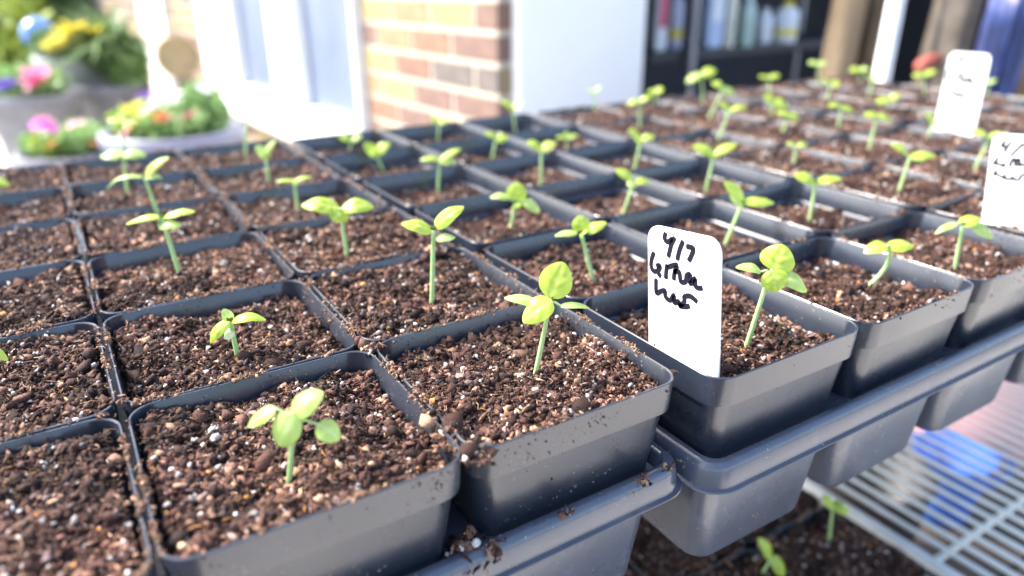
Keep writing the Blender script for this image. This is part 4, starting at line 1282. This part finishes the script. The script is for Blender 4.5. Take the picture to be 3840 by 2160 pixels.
def planter(name, px, rim_y, dist, rad, mat, label, prof=None):
    """returns rim centre; the pot stands on the ground"""
    P = at_dist(px, rim_y, dist); h = P[2] - GZ
    o = thing(name, (P[0], P[1], GZ), label, 'planter', 'garden planters on the patio')
    pf = prof or [(.68, 0), (.72, .02), (.97, .88), (1.06, .89), (1.08, .97), (1.05, 1.0), (.95, .995), (.93, .93)]
    b = MB(); b.lathe([(r * rad, z * h) for r, z in pf], 36); b.build('pot', mat, o, smooth=True)
    b = MB(); b.lathe([(rad * .94, h * .93), (rad * .5, h * .945), (.001, h * .95)], 36, cap0=False); b.build('soil', M['shelf_dark'], o, smooth=True)
    return np.array([P[0], P[1], P[2]]), h


def plant(name, loc, label, fol, flowers, seed, cat='flowering plant'):
    """fol: list of (offset, radii, n, size, mat, spike); flowers: list of (offset, r, colour)"""
    o = thing(name, tuple(loc), label, cat, 'garden plants in pots')
    for k, (off, radii, n, size, mt, spike) in enumerate(fol):
        link('foliage', foliage_mesh('foliage', off, radii, n, size, mt, seed + k, .25 if spike else 0, spike), o)
    b = MB(); b.tube([(0, 0, -.06), (0.004, 0, .03), (0, .004, max(.04, fol[0][0][2]))], [.008, .007, .004], 6); b.build('stalk', G2, o, smooth=True)
    for k, (off, r, c) in enumerate(flowers):
        f = link('blossom', blossom_mesh(r, FL[c], seed + k), o, off)
        f.rotation_euler = (random.uniform(.2, .7), random.uniform(-.5, .2), random.uniform(0, 6))
    return o


RT = np.array([ROT[0, 0], ROT[1, 0], 0]); RT /= np.linalg.norm(RT)         # sideways as seen in the photo


def offs(base, px, py, dist): return tuple(at_dist(px, py, dist) - base)


# big blue-grey planter with mixed bedding flowers
c1, h1 = planter('round_planter', 650, 478, 3.0, .235, bluegrey, 'large blue grey round planter full of bedding flowers')
fl = []
for (x, y, r, k) in ((515, 395, .030, 'yellow'), (480, 420, .030, 'yellow'), (500, 468, .030, 'yellow'), (540, 365, .022, 'purple'), (590, 395, .034, 'white'), (630, 375, .034, 'white'), (560, 415, .028, 'white'), (650, 350, .03, 'white'),
                     (630, 450, .026, 'red'), (602, 442, .022, 'orange'), (712, 436, .030, 'red'), (585, 350, .020, 'pink'), (760, 335, .024, 'white'), (470, 505, .022, 'pink')):
    fl.append((offs(c1, x, y, 2.74), r * 1.15, k))
plant('bedding_flowers', c1, 'mixed yellow, white and red bedding flowers in the blue grey planter', [((0, 0, .03), (.20, .20, .07), 620, .028, G1, False), (offs(c1, 760, 420, 3.0), (.09, .10, .11), 380, .028, G1, False), (offs(c1, 520, 450, 2.95), (.11, .09, .05), 260, .024, G3, False)], fl, 21)
# low front planter with pink flowers, left
c2, h2 = planter('low_planter', 262, 560, 3.15, .17, stone, 'low grey planter with trailing pink flowers at far left')
fl = [(offs(c2, x, y, 2.95), r * .85, k) for x, y, r, k in ((150, 470, .036, 'magenta'), (185, 480, .034, 'magenta'), (165, 455, .030, 'pink'), (198, 542, .026, 'orange'), (352, 540, .022, 'orange'), (270, 470, .02, 'pink'), (300, 462, .02, 'pink'))]
plant('pink_bedding_flowers', c2, 'bright pink flowers with yellow green leaves in the low planter', [((0, 0, .04), (.15, .15, .06), 420, .026, G1, False), (offs(c2, 185, 540, 3.1), (.07, .07, .05), 200, .024, G3, False), (offs(c2, 330, 520, 3.1), (.10, .08, .05), 240, .024, G1, False)], fl, 31)
# grey pot with pink flowers at the left edge
c3, h3 = planter('tapered_planter', 115, 345, 5.0, .235, stone, 'grey tapered planter with pink flowers at left edge')
plant('pink_flower_clump', c3, 'pink flower clump in the grey tapered planter', [((0, 0, .06), (.20, .20, .09), 420, .04, G1, False)], [(offs(c3, x, y, 4.70), .05, k) for x, y, k in ((110, 285, 'pink'), (135, 300, 'red'), (125, 325, 'pink'), (150, 270, 'pink'), (100, 315, 'pink'), (15, 325, 'purple'), (30, 320, 'purple'), (150, 310, 'red'))], 41)
# tall pale urn with yellow flowers
c4, h4 = planter('tall_urn', 268, 205, 5.5, .20, palestone, 'tall pale stone urn with yellow flowers', [(.62, 0), (.66, .03), (.58, .06), (.72, .4), (.95, .88), (1.08, .93), (1.1, 1.0), (.98, .995), (.93, .93)])
plant('yellow_flower_mound', c4, 'mound of yellow flowers on the tall pale urn', [((0, 0, .07), (.22, .2, .10), 520, .04, G2, False), (offs(c4, 330, 190, 5.5), (.12, .10, .08), 220, .04, G2, False)],
      [(offs(c4, x + random.uniform(-8, 8), y + random.uniform(-8, 8), 5.2), .075, 'yellow') for x, y in ((205, 175), (230, 165), (250, 150), (270, 140), (285, 130), (300, 130), (320, 125), (340, 125), (355, 125), (265, 120), (290, 115), (240, 140), (220, 185), (330, 140), (310, 145))], 51)
# dark grassy plant in a grey pot
c5, h5 = planter('grey_planter', 425, 310, 5.3, .20, stone, 'grey planter with dark arching grass beside the house wall')
plant('arching_grass', c5, 'dark green arching grass in the grey planter', [((0, 0, .02), (.15, .15, .12), 340, .50, G2, True), (offs(c5, 480, 230, 5.2), (.12, .10, .18), 260, .05, G1, False)], [], 61, 'ornamental grass')
# gazing ball on its stand
P = at_dist(146, 128, 6.0)
gz = thing('gazing_ball', (P[0], P[1], GZ), 'shiny blue glass gazing ball on a stand by the lawn', 'gazing ball')
R_ = .105
b = MB(); b.lathe([(.001, P[2] - GZ - R_)] + [(R_ * math.sin(a), P[2] - GZ - R_ * math.cos(a)) for a in np.linspace(.15, 3.0, 18)], 32, cap1=True); b.build('globe', mat_c('blue_glass_glaze', (.10, .22, .60), .06), gz, smooth=True)
b = MB(); b.lathe([(.10, 0), (.09, .02), (.03, .06), (.025, P[2] - GZ - R_ - .06), (.06, P[2] - GZ - R_ + .012)], 24, cap1=False); b.build('stand', stone, gz, smooth=True)
# round tan plaque hanging on the far brick wall and a pale ring beside it
P = at_dist(668, 212, 3.5)
back = CAM - P
pl = thing('wall_plaque', tuple(P), 'round tan wicker plaque hanging by the white door', 'wall plaque', rotz=math.atan2(back[1], back[0]) + math.pi)
wick = noisy('wicker', (.34, .235, .12), (.46, .33, .18), 30, .8, .6, 90)
rp = .082


def disc(r0, r1, x0, x1, n=36):
    b = MB(); b.loft([[(x, r * math.cos(2 * math.pi * k / n), r * math.sin(2 * math.pi * k / n)) for k in range(n)] for r, x in ((r0, x0), (r1, x0 * .6 + x1 * .4), (r1, x1), (r0, x1 + .004))], True, True); return b


disc(rp * .95, rp, -.02, .006).build('disc', wick, pl)
b = MB(); b.tube([(-.022, rp * .97 * math.cos(a), rp * .97 * math.sin(a)) for a in np.linspace(0, 2 * math.pi, 33)], .008, 8); b.build('rim', wick, pl, smooth=True)
b = MB(); b.tube([(0, 0, rp * .9), (0.004, 0, 1.2 - P[2])], .003, 6); b.build('hanging_cord', M['steel'], pl, smooth=True)
b = MB(); b.tube([(0, 0, 1.2 - P[2]), (.2, -.02, 1.21 - P[2]), (.9, -.25, 1.21 - P[2])], .006, 6); b.build('wall_hook', M['steel'], pl, smooth=True)

# shrubs, tree and fence behind the lawn
def shrub(px, y, dist, rad, n, size, mt, label, seed, trunk=.5):
    P = at_dist(px, y, dist)
    o = thing('shrub', (P[0], P[1], GZ), label, 'shrub', 'shrubs beyond the lawn')
    link('crown', foliage_mesh('crown', (0, 0, rad[2] + trunk), rad, n, size, mt, seed), o)
    b = MB()
    for k in range(5):
        a = k * 1.26; b.tube([(0, 0, 0), (.05 * math.cos(a), .05 * math.sin(a), trunk * .7), (rad[0] * .6 * math.cos(a), rad[1] * .6 * math.sin(a), rad[2] + trunk)], [.035, .028, .008], 6)
    b.build('trunk', wood, o, smooth=True)
    return o


shrub(40, 60, 9.0, (.9, .8, .8), 2600, .09, G2, 'dark green shrub at the top left corner', 71, .3)
shrub(-160, 120, 8.2, (.8, .8, .5), 2000, .08, G3, 'yellow green shrub beyond the left edge of the lawn', 72, .2)
shrub(200, 40, 14.0, (1.3, 1.2, 1.1), 2400, .12, G1, 'broad mid green shrub in front of the wooden fence', 73, .3)
A = at_dist(-500, 40, 17); B = at_dist(520, 40, 17)
fence = thing('wooden_fence', (A[0], A[1], GZ), 'tan wooden board fence closing the garden', 'fence', rotz=math.atan2(B[1] - A[1], B[0] - A[0]))
FLn = float(np.linalg.norm((B - A)[:2])); nbd = int(FLn / .15)
fw_ = noisy('fence_board', (.34, .24, .15), (.50, .37, .25), 3, .85)
bm = MB(); bm.box(0, .14, -.011, .011, 0, 1.8, .004); bm = bm.mesh('board', fw_)
for k in range(nbd): link('board', bm, fence, (k * .15, random.uniform(-.004, .004), random.uniform(0, .02)))
for zz in (.4, 1.4):
    b = MB(); b.box(0, FLn, .0165, .055, zz, zz + .08, .004); b.build('rail', fw_, fence)

# ------------------------------------------------------------------ soil spilled over the rims and onto the trays
def spill(pts, label, seed):
    g = np.random.default_rng(seed); parts = []
    for (x, y, z, rad, hgt, n) in pts:
        c0 = on_z(x, y, z)
        if z == TRAY_Z: c0[1] = -.0012                      # on the crest of the flange
        d = np.column_stack([g.normal(size=n) * rad * .5, g.normal(size=n) * rad * .5, np.zeros(n)])
        fall = np.exp(-(d[:, 0] ** 2 + d[:, 1] ** 2) / (rad * .6) ** 2)
        c = c0 + d; c[:, 2] = z + g.random(n) * hgt * fall - .0006
        s = np.exp(g.normal(-7.2, .4, n))[:, None] * (0.4 + 1.2 * g.random((n, 3)))
        parts.append(lumps(c, s, pick(g, n, [5, 7, 7, 5, 3, 2, .5, .1]), g, .42))
        k = n // 5
        parts.append(fibres(c[:k] + [0, 0, .0006], g.uniform(.0015, .004, k), g.uniform(.00012, .00028, k), pick(g, k, [0, 2, 5, 6, 6, 4, 0, .3]), g))
        k = n // 16
        if k < 2: continue
        pc = np.array([0.70, 0.66, 0.62])[None] * (0.6 + .4 * g.random((k, 1)))
        parts.append(lumps(c[-k:] + [0, 0, .0006], np.exp(g.normal(-7.1, .35, k))[:, None] * np.ones((k, 3)), pc, g, .2))
    J = join(parts)
    o = link('spilled_soil', mesh_np('spilled_soil', J[0], J[1], M['soil'], False, J[2])); tag(o, label, 'soil', kind='stuff')


spill([(1700, 1640, -.003, .006, .005, 260), (1790, 1690, -.001, .005, .004, 160), (1620, 1560, 0.0, .003, .002, 60), (1395, 1305, .0, .004, .002, 90), (1640, 940, .0, .006, .003, 90)], 'brown potting soil spilled over the rims between the front pots', 1)
spill([(1755, 2075, TRAY_Z - .004, .007, .010, 260), (1830, 2010, TRAY_Z, .004, .001, 18), (2080, 1870, TRAY_Z, .003, .001, 14), (2320, 1725, TRAY_Z, .004, .0012, 14), (2420, 1690, TRAY_Z, .003, .001, 10)], 'crumbs of potting soil on the front tray flange', 2)
